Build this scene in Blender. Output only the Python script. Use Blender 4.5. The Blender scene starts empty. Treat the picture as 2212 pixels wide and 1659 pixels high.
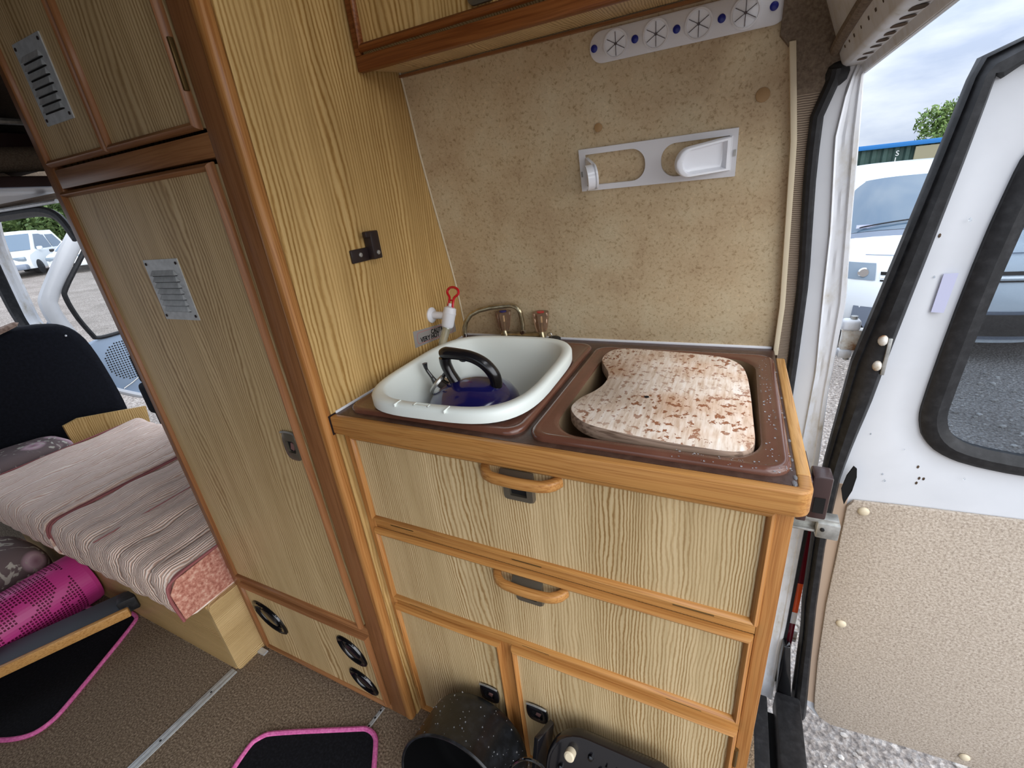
import bpy, bmesh, math, random
from mathutils import Vector, Matrix, noise
random.seed(7)
S = bpy.context.scene
C = S.collection
pi = math.pi
def lin(c):
    return tuple((v/12.92 if v <= .04045 else ((v+.055)/1.055)**2.4) for v in c)
def rgb(r, g, b): return lin((r/255, g/255, b/255)) + (1.0,)

# ------------------------------------------------------------------ camera
cam = bpy.data.cameras.new('camera'); co = bpy.data.objects.new('camera', cam); C.objects.link(co)
cam.sensor_width = 36; cam.lens = 961.03/2212*36; cam.clip_start = .02; cam.clip_end = 400
co.matrix_world = Matrix(((0.90151643, -0.08653825, 0.42400384, 0.65600), (0.4218375, 0.39433327, -0.81642782, -0.53139),
                          (-0.09654659, 0.91488382, 0.392003, 1.24918), (0, 0, 0, 1)))
S.camera = co
# ------------------------------------------------------------------ sky, light, exposure
S.view_settings.view_transform = 'Standard'; S.view_settings.look = 'None'
S.view_settings.gamma = 1; S.view_settings.use_curve_mapping = False
S.view_settings.exposure = 0.62
w = bpy.data.worlds.new('overcast_sky'); S.world = w; w.use_nodes = True
nt = w.node_tree; nt.nodes.clear()
def N(t, k, **kw):
    n = t.nodes.new(k)
    for a, b in kw.items(): setattr(n, a, b)
    return n
tc = N(nt, 'ShaderNodeTexCoord'); sep = N(nt, 'ShaderNodeSeparateXYZ'); nt.links.new(tc.outputs['Generated'], sep.inputs[0])
mr = N(nt, 'ShaderNodeMapRange'); mr.inputs[1].default_value = 0; mr.inputs[2].default_value = 1; mr.inputs[3].default_value = .74; mr.inputs[4].default_value = 2.1
nt.links.new(sep.outputs[2], mr.inputs[0])
mp = N(nt, 'ShaderNodeMapping'); mp.inputs['Scale'].default_value = (1.4, 1.4, 4.5); nt.links.new(tc.outputs['Generated'], mp.inputs[0])
nz = N(nt, 'ShaderNodeTexNoise'); nz.inputs['Scale'].default_value = 2.2; nz.inputs['Detail'].default_value = 6; nz.inputs['Roughness'].default_value = .55
nt.links.new(mp.outputs[0], nz.inputs[0])
cr = N(nt, 'ShaderNodeValToRGB'); cr.color_ramp.elements[0].position = .36; cr.color_ramp.elements[0].color = rgb(178, 192, 216)
cr.color_ramp.elements[1].position = .66; cr.color_ramp.elements[1].color = rgb(236, 243, 250)
nt.links.new(nz.outputs[0], cr.inputs[0])
mul = N(nt, 'ShaderNodeVectorMath', operation='SCALE'); nt.links.new(cr.outputs[0], mul.inputs[0]); nt.links.new(mr.outputs[0], mul.inputs['Scale'])
bg = N(nt, 'ShaderNodeBackground'); nt.links.new(mul.outputs[0], bg.inputs[0]); bg.inputs[1].default_value = 1.0
wo = N(nt, 'ShaderNodeOutputWorld'); nt.links.new(bg.outputs[0], wo.inputs[0])
sun = bpy.data.lights.new('sun', 'SUN'); sun.energy = 1.9; sun.angle = math.radians(75); sun.color = (1, .985, .96)
so = bpy.data.objects.new('sun', sun); C.objects.link(so); so.rotation_euler = Vector((.80, -.42, .46)).to_track_quat('Z', 'Y').to_euler()

# ------------------------------------------------------------------ materials
def mat(name, base=(.5, .5, .5, 1), rough=.5, metal=0, spec=.5, coat=0, trans=0, ior=1.45, alpha=1):
    m = bpy.data.materials.new(name); m.use_nodes = True
    b = m.node_tree.nodes['Principled BSDF']
    b.inputs['Base Color'].default_value = base; b.inputs['Roughness'].default_value = rough; b.inputs['Metallic'].default_value = metal
    b.inputs['Specular IOR Level'].default_value = spec; b.inputs['Coat Weight'].default_value = coat; b.inputs['Coat Roughness'].default_value = .12
    b.inputs['Transmission Weight'].default_value = trans; b.inputs['IOR'].default_value = ior
    m.diffuse_color = base
    return m
def nodes(m): return m.node_tree, m.node_tree.nodes['Principled BSDF']
def coords(t, scale=(1, 1, 1), rot=(0, 0, 0), loc=(0, 0, 0)):
    a = N(t, 'ShaderNodeTexCoord'); b = N(t, 'ShaderNodeMapping'); b.inputs['Scale'].default_value = scale; b.inputs['Rotation'].default_value = rot; b.inputs['Location'].default_value = loc
    t.links.new(a.outputs['Object'], b.inputs[0]); return b.outputs[0]
def noise_n(t, vec, scale, detail=4, rough=.55, dist=0):
    n = N(t, 'ShaderNodeTexNoise'); n.inputs['Scale'].default_value = scale; n.inputs['Detail'].default_value = detail; n.inputs['Roughness'].default_value = rough; n.inputs['Distortion'].default_value = dist
    if vec: t.links.new(vec, n.inputs[0])
    return n.outputs[0]
def ramp(t, fac, stops):
    r = N(t, 'ShaderNodeValToRGB'); e = r.color_ramp.elements
    while len(e) < len(stops): e.new(.5)
    for i, (p, c) in enumerate(stops): e[i].position = p; e[i].color = c
    t.links.new(fac, r.inputs[0]); return r.outputs[0]
def mixc(t, fac, a, b, mode='MIX'):
    m = N(t, 'ShaderNodeMix', data_type='RGBA', blend_type=mode)
    if isinstance(fac, (int, float)): m.inputs[0].default_value = fac
    else: t.links.new(fac, m.inputs[0])
    for k, v in ((6, a), (7, b)):
        if isinstance(v, tuple): m.inputs[k].default_value = v
        else: t.links.new(v, m.inputs[k])
    return m.outputs[2]
def bump(t, b, h, strength=.3, dist=.001):
    n = N(t, 'ShaderNodeBump'); n.inputs['Strength'].default_value = strength; n.inputs['Distance'].default_value = dist
    t.links.new(h, n.inputs['Height']); t.links.new(n.outputs[0], b.inputs['Normal'])
def solid(name, light, mid, dark, axis='Z', rough=.38, dens=1.0, amp=1.0, bend=1.0):
    """solid timber: soft long streaks with fine pores"""
    m = mat(name, mid, rough, spec=.35); t, b = nodes(m)
    def ax(k): return {'Z': (1, 1, k), 'X': (k, 1, 1), 'Y': (1, k, 1)}[axis]
    warp = noise_n(t, coords(t, ax(.55)), 4.5, 2, .5)
    comb = N(t, 'ShaderNodeCombineXYZ')
    for i, k in enumerate('XYZ'):
        if k != axis: t.links.new(warp, comb.inputs[i])
    w2 = N(t, 'ShaderNodeVectorMath', operation='SCALE'); t.links.new(comb.outputs[0], w2.inputs[0]); w2.inputs['Scale'].default_value = .022*bend
    def line(scale, k, det, dist=0):
        v = coords(t, ax(k)); add = N(t, 'ShaderNodeVectorMath', operation='ADD'); t.links.new(v, add.inputs[0]); t.links.new(w2.outputs[0], add.inputs[1])
        return noise_n(t, add.outputs[0], scale, det, .55, dist)
    broad = line(22*dens, .04, 2); fine = line(210*dens, .012, 2); hair = line(330*dens, .012, 1)
    lf = ramp(t, fine, [(.38, dark), (.455, mid), (.54, light)])
    lb = ramp(t, broad, [(.3, dark), (.5, mid), (.68, light)])
    c1 = mixc(t, .30, lf, lb)
    pr_ = ramp(t, hair, [(.34, (.80, .77, .72, 1)), (.46, (1, 1, 1, 1))])
    t.links.new(mixc(t, .8, c1, pr_, 'MULTIPLY'), b.inputs['Base Color']); bump(t, b, fine, .15, .0003)
    return m
def veneer(name, light, mid, dark, axis='Z', rough=.38, dens=1.0, bend=1.0):
    """printed oak veneer: close growth lines that bunch, spread and wander slowly along the grain"""
    m = mat(name, mid, rough, spec=.35); t, b = nodes(m)
    def ax(k): return {'Z': (1, 1, k), 'X': (k, 1, 1), 'Y': (1, k, 1)}[axis]
    sp = N(t, 'ShaderNodeSeparateXYZ'); t.links.new(coords(t), sp.inputs[0])
    def mth(op, p, q=None):
        n = N(t, 'ShaderNodeMath', operation=op)
        for i, k in enumerate((p, q)):
            if k is None: continue
            if isinstance(k, (int, float)): n.inputs[i].default_value = k
            else: t.links.new(k, n.inputs[i])
        return n.outputs[0]
    i, j = {'Z': (0, 1), 'X': (1, 2), 'Y': (0, 2)}[axis]
    u = mth('ADD', sp.outputs[i], sp.outputs[j])
    wa = noise_n(t, coords(t, ax(.14)), 8, 1, .5); wb = noise_n(t, coords(t, ax(.30)), 55, 1, .5); wc_ = noise_n(t, coords(t, ax(.5)), 230, 1, .5)
    u = mth('ADD', u, mth('MULTIPLY', wa, .085*bend)); u = mth('ADD', u, mth('MULTIPLY', wb, .007)); u = mth('ADD', u, mth('MULTIPLY', wc_, .0016))
    cv = N(t, 'ShaderNodeCombineXYZ'); t.links.new(u, cv.inputs[0])
    wv = N(t, 'ShaderNodeTexWave', bands_direction='X'); wv.inputs['Scale'].default_value = 62*dens; wv.inputs['Distortion'].default_value = 0; t.links.new(cv.outputs[0], wv.inputs[0])
    c1 = ramp(t, wv.outputs[0], [(.02, dark), (.30, mid), (.75, light)])
    calm = ramp(t, noise_n(t, coords(t, ax(.05)), 26, 2, .5), [(.42, (0, 0, 0, 1)), (.62, (1, 1, 1, 1))])
    c2 = mixc(t, mth('MULTIPLY', calm, .55), c1, tuple((light[q]+mid[q])/2 for q in range(3))+(1,))
    tone = ramp(t, noise_n(t, coords(t, ax(.05)), 19, 3, .6), [(.34, (.84, .81, .76, 1)), (.5, (.97, .96, .94, 1)), (.66, (1.08, 1.08, 1.09, 1))])
    hair = ramp(t, noise_n(t, coords(t, ax(.02)), 600, 1, .5), [(.36, (.86, .84, .80, 1)), (.48, (1, 1, 1, 1))])
    t.links.new(mixc(t, 1, mixc(t, .8, c2, hair, 'MULTIPLY'), tone, 'MULTIPLY'), b.inputs['Base Color']); bump(t, b, wv.outputs[0], .12, .0003)
    return m
def mottled(name, cols, scale, rough=.6, bstr=.1, bscale=None, detail=5, dist=0, spec=.4, coat=0):
    m = mat(name, cols[1], rough, spec=spec, coat=coat); t, b = nodes(m); v = coords(t)
    n = noise_n(t, v, scale, detail, .6, dist)
    t.links.new(ramp(t, n, [(.32, cols[0]), (.5, cols[1]), (.68, cols[2])]), b.inputs['Base Color'])
    if bstr: bump(t, b, noise_n(t, v, bscale or scale*2, 3), bstr, .002)
    return m
M = {}
M['veneer'] = veneer('oak_veneer', rgb(210, 188, 148), rgb(194, 166, 120), rgb(152, 118, 74), dens=.88, bend=1.2)
M['veneer_door'] = veneer('wardrobe_oak_veneer', rgb(202, 178, 136), rgb(184, 156, 112), rgb(150, 120, 78), dens=.62, bend=1.3)
M['veneer_yellow'] = veneer('yellow_oak_veneer', rgb(206, 174, 118), rgb(188, 152, 94), rgb(156, 118, 64), dens=.55, bend=1.3)
M['veneer_x'] = veneer('oak_veneer_flat', rgb(208, 182, 136), rgb(188, 158, 108), rgb(152, 120, 72), axis='Y')
M['veneer_h'] = veneer('oak_veneer_lengthwise', rgb(204, 174, 124), rgb(184, 152, 100), rgb(150, 116, 68), axis='X')
M['oak'] = solid('solid_oak', rgb(180, 128, 74), rgb(170, 115, 62), rgb(152, 98, 50), axis='Z', rough=.3, dens=1.6)
M['oak_x'] = solid('solid_oak_horizontal', rgb(192, 140, 80), rgb(182, 128, 70), rgb(164, 110, 58), axis='X', rough=.3, dens=1.6)
M['oak_y'] = solid('solid_oak_deep', rgb(206, 158, 98), rgb(196, 146, 86), rgb(174, 124, 68), axis='Y', rough=.3, dens=1.6)
M['mahog'] = solid('brown_frame_wood', rgb(144, 98, 62), rgb(136, 90, 56), rgb(124, 80, 48), axis='Z', rough=.33, dens=1.2)  # browner than the solid oak trim
M['mahog_x'] = solid('brown_frame_wood_horizontal', rgb(148, 103, 66), rgb(140, 95, 60), rgb(128, 84, 52), axis='X', rough=.33, dens=1.2)
M['red_wood'] = solid('red_stained_wood', rgb(138, 84, 42), rgb(126, 72, 33), rgb(110, 60, 27), axis='X', rough=.35)
# mottled wall board with dark flecks
m = mat('mottled_wall_board', rgb(190, 168, 128), .42, spec=.35); t, b = nodes(m); v = coords(t)
c1 = ramp(t, noise_n(t, v, 9, 5, .65), [(.3, rgb(182, 158, 126)), (.5, rgb(195, 174, 141)), (.7, rgb(204, 188, 157))])
fl = ramp(t, noise_n(t, v, 170, 4, .7, .5), [(.34, (.60, .54, .45, 1)), (.46, (.97, .96, .94, 1)), (.60, (1, 1, 1, 1)), (.68, (1.16, 1.14, 1.08, 1))])
t.links.new(mixc(t, .9, c1, fl, 'MULTIPLY'), b.inputs['Base Color']); M['wall'] = m
M['screw_cap_tan'] = mat('tan_plastic_cap', rgb(168, 134, 92), .45)
M['cream'] = mat('cream_plastic', rgb(214, 200, 172), .4)
M['laminate'] = mottled('brown_laminate', [rgb(66, 46, 38), rgb(76, 54, 45), rgb(88, 66, 56)], 60, .3, .1, 220)
M['sink'] = mottled('brown_moulded_sink', [rgb(98, 62, 48), rgb(104, 66, 52), rgb(112, 74, 60)], 9, .16, .03, 40, coat=.5)
M['basin'] = mat('beige_basin', rgb(150, 128, 100), .4)
M['bowl'] = mat('white_plastic_bowl', rgb(232, 238, 232), .32, coat=.1)
M['white_plastic'] = mat('white_plastic', rgb(222, 222, 226), .35)
M['gloss_white'] = mat('gloss_white_plastic', rgb(232, 234, 240), .18, coat=.3)
M['blue_cap'] = mat('blue_plastic_cap', rgb(28, 38, 128), .3)
M['blue_enamel'] = mat('blue_enamel', rgb(26, 26, 92), .12, coat=1)
M['black_plastic'] = mat('black_plastic', rgb(22, 21, 24), .22, coat=.4)
M['rubber'] = mottled('black_rubber', [rgb(26, 26, 28), rgb(34, 34, 36), rgb(46, 46, 48)], 60, .5, .15, 90)
M['black_enamel'] = mottled('wet_black_enamel', [rgb(16, 17, 19), rgb(22, 24, 27), rgb(36, 39, 44)], 40, .38, .10, 180, coat=.15)
M['black_gloss'] = mat('black_gloss_plastic', rgb(12, 12, 14), .12, coat=.6)
M['slot'] = mat('dark_slot', rgb(14, 12, 11), .8)
M['void'] = mat('black_void', rgb(6, 6, 7), .9)
M['gold'] = mottled('aged_gold', [rgb(150, 136, 106), rgb(178, 166, 136), rgb(200, 190, 164)], 60, .25, 0); M['gold'].node_tree.nodes['Principled BSDF'].inputs['Metallic'].default_value = .85
M['chrome'] = mat('chrome', rgb(215, 215, 215), .15, 1)
M['steel'] = mottled('brushed_steel', [rgb(150, 150, 146), rgb(176, 176, 172), rgb(200, 200, 196)], 40, .38, .04); M['steel'].node_tree.nodes['Principled BSDF'].inputs['Metallic'].default_value = .7
M['alu'] = mottled('aluminium', [rgb(186, 190, 192), rgb(200, 204, 206), rgb(214, 218, 220)], 50, .42, .03); M['alu'].node_tree.nodes['Principled BSDF'].inputs['Metallic'].default_value = .45
M['bronze'] = mat('bronze_latch', rgb(120, 112, 98), .3, .6)
M['brass'] = mat('dark_brass_hinge', rgb(112, 90, 54), .4, .7)
M['smoke'] = mat('smoked_clear_plastic', rgb(190, 160, 136), .05, trans=.8, ior=1.25)
M['clear'] = mat('clear_tube', rgb(214, 208, 180), .08, trans=.72, ior=1.35)
M['red'] = mat('red_plastic', rgb(196, 22, 34), .3, coat=.2)
M['brown_plastic'] = mat('brown_plastic', rgb(62, 44, 42), .3, coat=.2)
M['hook_plastic'] = mat('dark_brown_plastic', rgb(40, 30, 30), .35)
M['board'] = None
# worn board surface
m = mat('worn_chopping_board', rgb(220, 200, 180), .6, spec=.25); t, b = nodes(m)
v = coords(t, (1, .12, 1)); v1 = coords(t); vp = coords(t, (1.5, 1.2, 1), loc=(3, 1, 0))
g = ramp(t, noise_n(t, v, 170, 3, .6), [(.3, rgb(204, 178, 154)), (.5, rgb(230, 212, 194)), (.68, rgb(242, 230, 218))])
tan = ramp(t, noise_n(t, v1, 9, 3, .5), [(.48, (0, 0, 0, 1)), (.72, (1, 1, 1, 1))])
g = mixc(t, tan, g, mixc(t, .75, g, rgb(214, 170, 124), 'MULTIPLY'))
pt = ramp(t, noise_n(t, vp, 62, 4, .62, .1), [(.562, (0, 0, 0, 1)), (.59, (1, 1, 1, 1))])
area = ramp(t, noise_n(t, v1, 6, 2, .5), [(.24, (.0, .0, .0, 1)), (.56, (1, 1, 1, 1))])
pm = mixc(t, 1.0, pt, area, 'MULTIPLY')
g = mixc(t, pm, g, rgb(150, 98, 68))
t.links.new(g, b.inputs['Base Color']); bump(t, b, pt, .4, -.0004); M['board'] = m
M['board_side'] = solid('wet_board_edge', rgb(170, 146, 128), rgb(138, 116, 100), rgb(98, 76, 62), axis='X')
# fabrics
def cloth(name, cols, s, bs, bscale, rough=.9):
    return mottled(name, cols, s, rough, bs, bscale, spec=.2)
M['carpet'] = cloth('brown_carpet', [rgb(76, 64, 52), rgb(116, 100, 83), rgb(158, 142, 122)], 210, .9, 200)
t, b = nodes(M['carpet'])
M['vinyl'] = cloth('beige_ribbed_vinyl', [rgb(150, 136, 122), rgb(184, 170, 154), rgb(204, 192, 178)], 210, .6, 260, .6)
M['lining'] = cloth('grey_brown_lining', [rgb(96, 84, 72), rgb(116, 102, 88), rgb(130, 116, 100)], 220, .5, 260, .8)
M['dark_lining'] = cloth('darkened_lining', [rgb(66, 58, 50), rgb(78, 69, 60), rgb(88, 78, 68)], 220, .5, 260, .8)  # lining copy darkened so ceiling and near wall bounce less light
# horizontally ribbed lining
m = mat('ribbed_lining', rgb(140, 124, 106), .7, spec=.3); t, b = nodes(m)
wv = N(t, 'ShaderNodeTexWave', bands_direction='Z'); wv.inputs['Scale'].default_value = 95; wv.inputs['Distortion'].default_value = 1.2; t.links.new(coords(t), wv.inputs[0])
t.links.new(ramp(t, wv.outputs[0], [(.15, rgb(98, 84, 72)), (.7, rgb(160, 144, 126))]), b.inputs['Base Color']); bump(t, b, wv.outputs[0], .6, .001); M['ribbed'] = m
M['black_mat'] = cloth('black_mat_carpet', [rgb(10, 11, 14), rgb(16, 17, 21), rgb(26, 27, 32)], 160, .4, 200)
M['pink_cord'] = cloth('pink_binding', [rgb(186, 84, 140), rgb(206, 102, 158), rgb(218, 124, 176)], 160, .4, 220)
M['black_fabric'] = cloth('black_seat_fabric', [rgb(10, 12, 18), rgb(15, 17, 24), rgb(20, 22, 30)], 90, .3, 160)
M['fleece'] = cloth('beige_fleece', [rgb(104, 84, 76), rgb(150, 126, 112), rgb(180, 158, 144)], 60, .5, 90)
m = mat('pale_pink_quilting', rgb(216, 194, 182), .9, spec=.15); t, b = nodes(m); v = coords(t)
wv = N(t, 'ShaderNodeTexWave', bands_direction='X'); wv.inputs['Scale'].default_value = 38; wv.inputs['Distortion'].default_value = 9; wv.inputs['Detail'].default_value = 3; wv.inputs['Detail Scale'].default_value = .8
t.links.new(coords(t, (1, .35, 1)), wv.inputs[0])
t.links.new(ramp(t, wv.outputs[0], [(.05, rgb(212, 176, 158)), (.5, rgb(238, 212, 196)), (1, rgb(246, 230, 218))]), b.inputs['Base Color']); bump(t, b, wv.outputs[0], .7, .003); M['quilt'] = m
M['salmon'] = cloth('salmon_weave', [rgb(160, 98, 84), rgb(196, 136, 118), rgb(222, 180, 160)], 110, .7, 130)
M['piping'] = mat('dusky_pink_piping', rgb(150, 88, 88), .7)
m = mat('grey_floral_fabric', rgb(112, 98, 98), .85, spec=.2); t, b = nodes(m); v = coords(t)
n1 = noise_n(t, v, 9, 2, .5, .8); vo = N(t, 'ShaderNodeTexVoronoi'); vo.inputs['Scale'].default_value = 9; t.links.new(v, vo.inputs[0])
pet = ramp(t, vo.outputs[0], [(.0, rgb(150, 110, 124)), (.22, rgb(196, 168, 176)), (.32, rgb(168, 140, 148)), (.40, rgb(112, 98, 98))])
leaf = ramp(t, noise_n(t, v, 22, 3, .5, 1.5), [(.60, (0, 0, 0, 1)), (.64, (1, 1, 1, 1))])
t.links.new(mixc(t, leaf, pet, rgb(186, 182, 170)), b.inputs['Base Color']); M['floral'] = m
M['pink'] = mat('pink_plastic', rgb(196, 62, 136), .35)
# vehicle
M['van_white'] = mottled('white_vehicle_paint', [rgb(200, 202, 206), rgb(208, 210, 214), rgb(214, 216, 220)], 3, .3, .02, coat=.3)
m = mat('weathered_white_metal', rgb(214, 216, 218), .4); t, b = nodes(m); v = coords(t, (1, 1, .5))
t.links.new(ramp(t, noise_n(t, v, 26, 5, .65), [(.26, rgb(168, 158, 140)), (.36, rgb(206, 204, 200)), (.5, rgb(220, 222, 226)), (.8, rgb(226, 228, 232))]), b.inputs['Base Color']); bump(t, b, noise_n(t, v, 30, 3), .25, .002); M['old_white'] = m
m = mat('rusty_white_paint', rgb(214, 205, 190), .5); t, b = nodes(m)
t.links.new(ramp(t, noise_n(t, coords(t), 40, 4, .6), [(.35, rgb(150, 108, 72)), (.47, rgb(206, 196, 180)), (.6, rgb(228, 226, 220))]), b.inputs['Base Color']); M['rusty'] = m
M['car_white'] = mat('parked_car_white', rgb(226, 232, 236), .2, coat=.6)
M['car_silver'] = mat('parked_car_silver', rgb(176, 196, 212), .25, .2, coat=.6)
M['car_blue'] = mat('parked_car_pale_blue', rgb(168, 200, 216), .2, .1, coat=.6)
M['grey_bumper'] = mat('grey_bumper_plastic', rgb(120, 130, 146), .5)
M['dark_glass'] = mat('dark_windscreen', rgb(84, 104, 122), .06, spec=.8, coat=.3)
m = bpy.data.materials.new('tinted_glass'); m.use_nodes = True; t = m.node_tree; t.nodes.clear()
o_ = N(t, 'ShaderNodeOutputMaterial'); mx = N(t, 'ShaderNodeMixShader'); tr = N(t, 'ShaderNodeBsdfTransparent'); tr.inputs[0].default_value = (.52, .57, .62, 1)
gl = N(t, 'ShaderNodeBsdfGlossy'); gl.inputs['Roughness'].default_value = .02; mx.inputs[0].default_value = .07
t.links.new(tr.outputs[0], mx.inputs[1]); t.links.new(gl.outputs[0], mx.inputs[2]); t.links.new(mx.outputs[0], o_.inputs[0]); M['glass'] = m
m = M['glass'].copy(); m.name = 'clear_glass'; m.node_tree.nodes['Transparent BSDF'].inputs[0].default_value = (.97, .98, .98, 1); M['clear_glass'] = m
M['water'] = mat('water_droplets', rgb(235, 240, 245), .03, trans=.85, ior=1.33)
M['tail_red'] = mat('dark_red_lens', rgb(96, 18, 34), .15, coat=.5)
M['tail_orange'] = mat('orange_lens', rgb(222, 92, 48), .15, coat=.5)
M['cab_grey'] = mat('pale_grey_door_card', rgb(150, 168, 190), .5)
M['head'] = mat('headlight', rgb(122, 138, 152), .08, coat=.8)
# gravel
m = mat('gravel', rgb(150, 142, 136), .9, spec=.2); t, b = nodes(m); v = coords(t)
vo = N(t, 'ShaderNodeTexVoronoi'); vo.inputs['Scale'].default_value = 55; t.links.new(v, vo.inputs[0])
n1 = noise_n(t, v, 40, 6, .75); n2 = noise_n(t, v, 1.1, 4, .6)
c1 = ramp(t, n1, [(.34, rgb(104, 97, 93)), (.5, rgb(154, 146, 140)), (.64, rgb(196, 190, 185)), (.72, rgb(224, 220, 216))])
c2 = ramp(t, n2, [(.35, (.72, .7, .68, 1)), (.65, (1.08, 1.06, 1.04, 1))])
t.links.new(mixc(t, 1, c1, c2, 'MULTIPLY'), b.inputs['Base Color']); bump(t, b, vo.outputs[0], .8, .02); M['gravel'] = m
M['stone'] = mottled('pale_stone', [rgb(120, 112, 106), rgb(164, 156, 148), rgb(214, 208, 200)], 9, .85, .2)
M['stone'].node_tree
M['leaf'] = mottled('green_leaves', [rgb(66, 92, 42), rgb(98, 124, 62), rgb(140, 160, 96)], 3, .7, 0)
M['leaf_dark'] = mottled('dark_green_leaves', [rgb(44, 62, 34), rgb(70, 92, 50), rgb(112, 132, 80)], 4, .7, 0)
M['bark'] = mottled('bark', [rgb(60, 48, 38), rgb(84, 68, 54), rgb(104, 88, 72)], 12, .9, .5)
M['container'] = mottled('green_container_paint', [rgb(44, 66, 62), rgb(54, 78, 72), rgb(66, 90, 84)], 2, .5, 0)
M['cont_blue'] = mat('blue_paint', rgb(40, 118, 186), .5)
M['cont_tan'] = mat('tan_board', rgb(150, 144, 118), .7)
M['text_white'] = mat('white_lettering', rgb(235, 238, 240), .6)
M['text_black'] = mat('black_lettering', rgb(18, 18, 20), .5)
M['sticker'] = mat('silver_sticker', rgb(158, 154, 150), .35, .2)
M['sticker_red'] = mat('red_sticker_line', rgb(196, 92, 92), .5)
M['patch'] = mat('lilac_sticker_remnant', rgb(196, 198, 224), .5)

# ------------------------------------------------------------------ mesh helpers
WM = {}
def wmat(o): return WM.get(o.name, Matrix.Identity(4)) if o else Matrix.Identity(4)
class MB:
    def __init__(s): s.v = []; s.f = []
    def add(s, vs, fs):
        o = len(s.v); s.v += [Vector(p) for p in vs]; s.f += [[i+o for i in f] for f in fs]; return s
    def box(s, x0, x1, y0, y1, z0, z1):
        return s.add([(x, y, z) for z in (z0, z1) for y in (y0, y1) for x in (x0, x1)],
                     [(0, 2, 3, 1), (4, 5, 7, 6), (0, 1, 5, 4), (2, 6, 7, 3), (0, 4, 6, 2), (1, 3, 7, 5)])
    def obox(s, mtx, sx, sy, sz):
        a = MB().box(-sx/2, sx/2, -sy/2, sy/2, -sz/2, sz/2); return s.add([mtx @ p for p in a.v], a.f)
    def prism(s, poly, axis, a, b):
        def P(u, v, w): return {'X': (w, u, v), 'Y': (u, w, v), 'Z': (u, v, w)}[axis]
        n = len(poly); vs = [P(u, v, a) for u, v in poly]+[P(u, v, b) for u, v in poly]
        return s.add(vs, [tuple(range(n))[::-1], tuple(range(n, 2*n))]+[(i, (i+1) % n, n+(i+1) % n, n+i) for i in range(n)])
    def loft(s, loops, cap0=False, cap1=False, closed=True):
        n = len(loops[0]); vs = [p for l in loops for p in l]; fs = []
        for k in range(len(loops)-1):
            for i in range(n if closed else n-1):
                j = (i+1) % n; fs.append((k*n+i, k*n+j, (k+1)*n+j, (k+1)*n+i))
        if cap0: fs.append(tuple(range(n))[::-1])
        if cap1: fs.append(tuple(range((len(loops)-1)*n, len(loops)*n)))
        return s.add(vs, fs)
    def tube(s, pts, r, n=12, cap=True, flat=1.0, closed=False):
        pts = [Vector(p) for p in pts]; L = len(pts); rs = list(r) if isinstance(r, (list, tuple)) else [r]*L
        if 4 <= L <= 12 and not closed:      # Catmull-Rom resampling keeps bent tubes round
            P, Q = [], []
            for i in range(L-1):
                a, b_, c, d = pts[max(0, i-1)], pts[i], pts[i+1], pts[min(L-1, i+2)]
                for k in range(4):
                    u = k/4; P.append(.5*((2*b_)+(c-a)*u+(2*a-5*b_+4*c-d)*u*u+(3*b_-a-3*c+d)*u**3)); Q.append(rs[i]*(1-u)+rs[i+1]*u)
            pts, rs = P+[pts[-1]], Q+[rs[-1]]; L = len(pts)
        loops = []; up = None
        for i, p in enumerate(pts):
            a = pts[(i-1) % L] if (i > 0 or closed) else p; c = pts[(i+1) % L] if (i < L-1 or closed) else p
            d = (c-a).normalized()
            if up is None: up = Vector((0, 0, 1)) if abs(d.z) < .9 else Vector((1, 0, 0))
            sd = d.cross(up).normalized(); up = sd.cross(d).normalized()
            loops.append([p+(sd*math.cos(2*pi*k/n)+up*math.sin(2*pi*k/n)*flat)*rs[i] for k in range(n)])
        if closed: loops.append(loops[0]); cap = False
        return s.loft(loops, cap, cap)
    def lathe(s, prof, mtx=None, n=32, cap0=True, cap1=True):
        mtx = mtx or Matrix.Identity(4)
        return s.loft([[mtx @ Vector((r*math.cos(2*pi*k/n), r*math.sin(2*pi*k/n), z)) for k in range(n)] for r, z in prof], cap0, cap1)
    def ico(s, c, r, sub=1, sq=(1, 1, 1), jit=0):
        bm = bmesh.new(); bmesh.ops.create_icosphere(bm, subdivisions=sub, radius=1)
        c = Vector(c); s.add([c+Vector((p.co.x*sq[0], p.co.y*sq[1], p.co.z*sq[2]))*r*(1+random.uniform(-jit, jit)) for p in bm.verts], [[q.index for q in f.verts] for f in bm.faces]); bm.free(); return s
    def build(s, name, m, parent=None, bevel=0, seg=2, smooth=30, label=None, cat=None, group=None, kind=None, local=False, sub=0):
        me = bpy.data.meshes.new(name); inv = Matrix.Identity(4) if local else wmat(parent).inverted()
        me.from_pydata([inv @ p for p in s.v], [], s.f); me.validate()
        bm = bmesh.new(); bm.from_mesh(me)
        bmesh.ops.recalc_face_normals(bm, faces=bm.faces)
        if bevel:
            es = [e for e in bm.edges if len(e.link_faces) == 2 and e.calc_face_angle(0) > math.radians(35)]
            bmesh.ops.bevel(bm, geom=es, offset=bevel, segments=seg, profile=.5, affect='EDGES', clamp_overlap=True)
        bm.to_mesh(me); bm.free()
        if smooth: me.shade_smooth(); me.set_sharp_from_angle(angle=math.radians(smooth))
        o = bpy.data.objects.new(name, me); C.objects.link(o)
        for mm in (m if isinstance(m, list) else [m]): me.materials.append(M[mm] if isinstance(mm, str) else mm)
        if parent: o.parent = parent
        WM[o.name] = wmat(parent).copy()
        if sub: md = o.modifiers.new('subdivision', 'SUBSURF'); md.levels = sub; md.render_levels = sub
        return tag(o, label, cat, group, kind)
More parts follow.
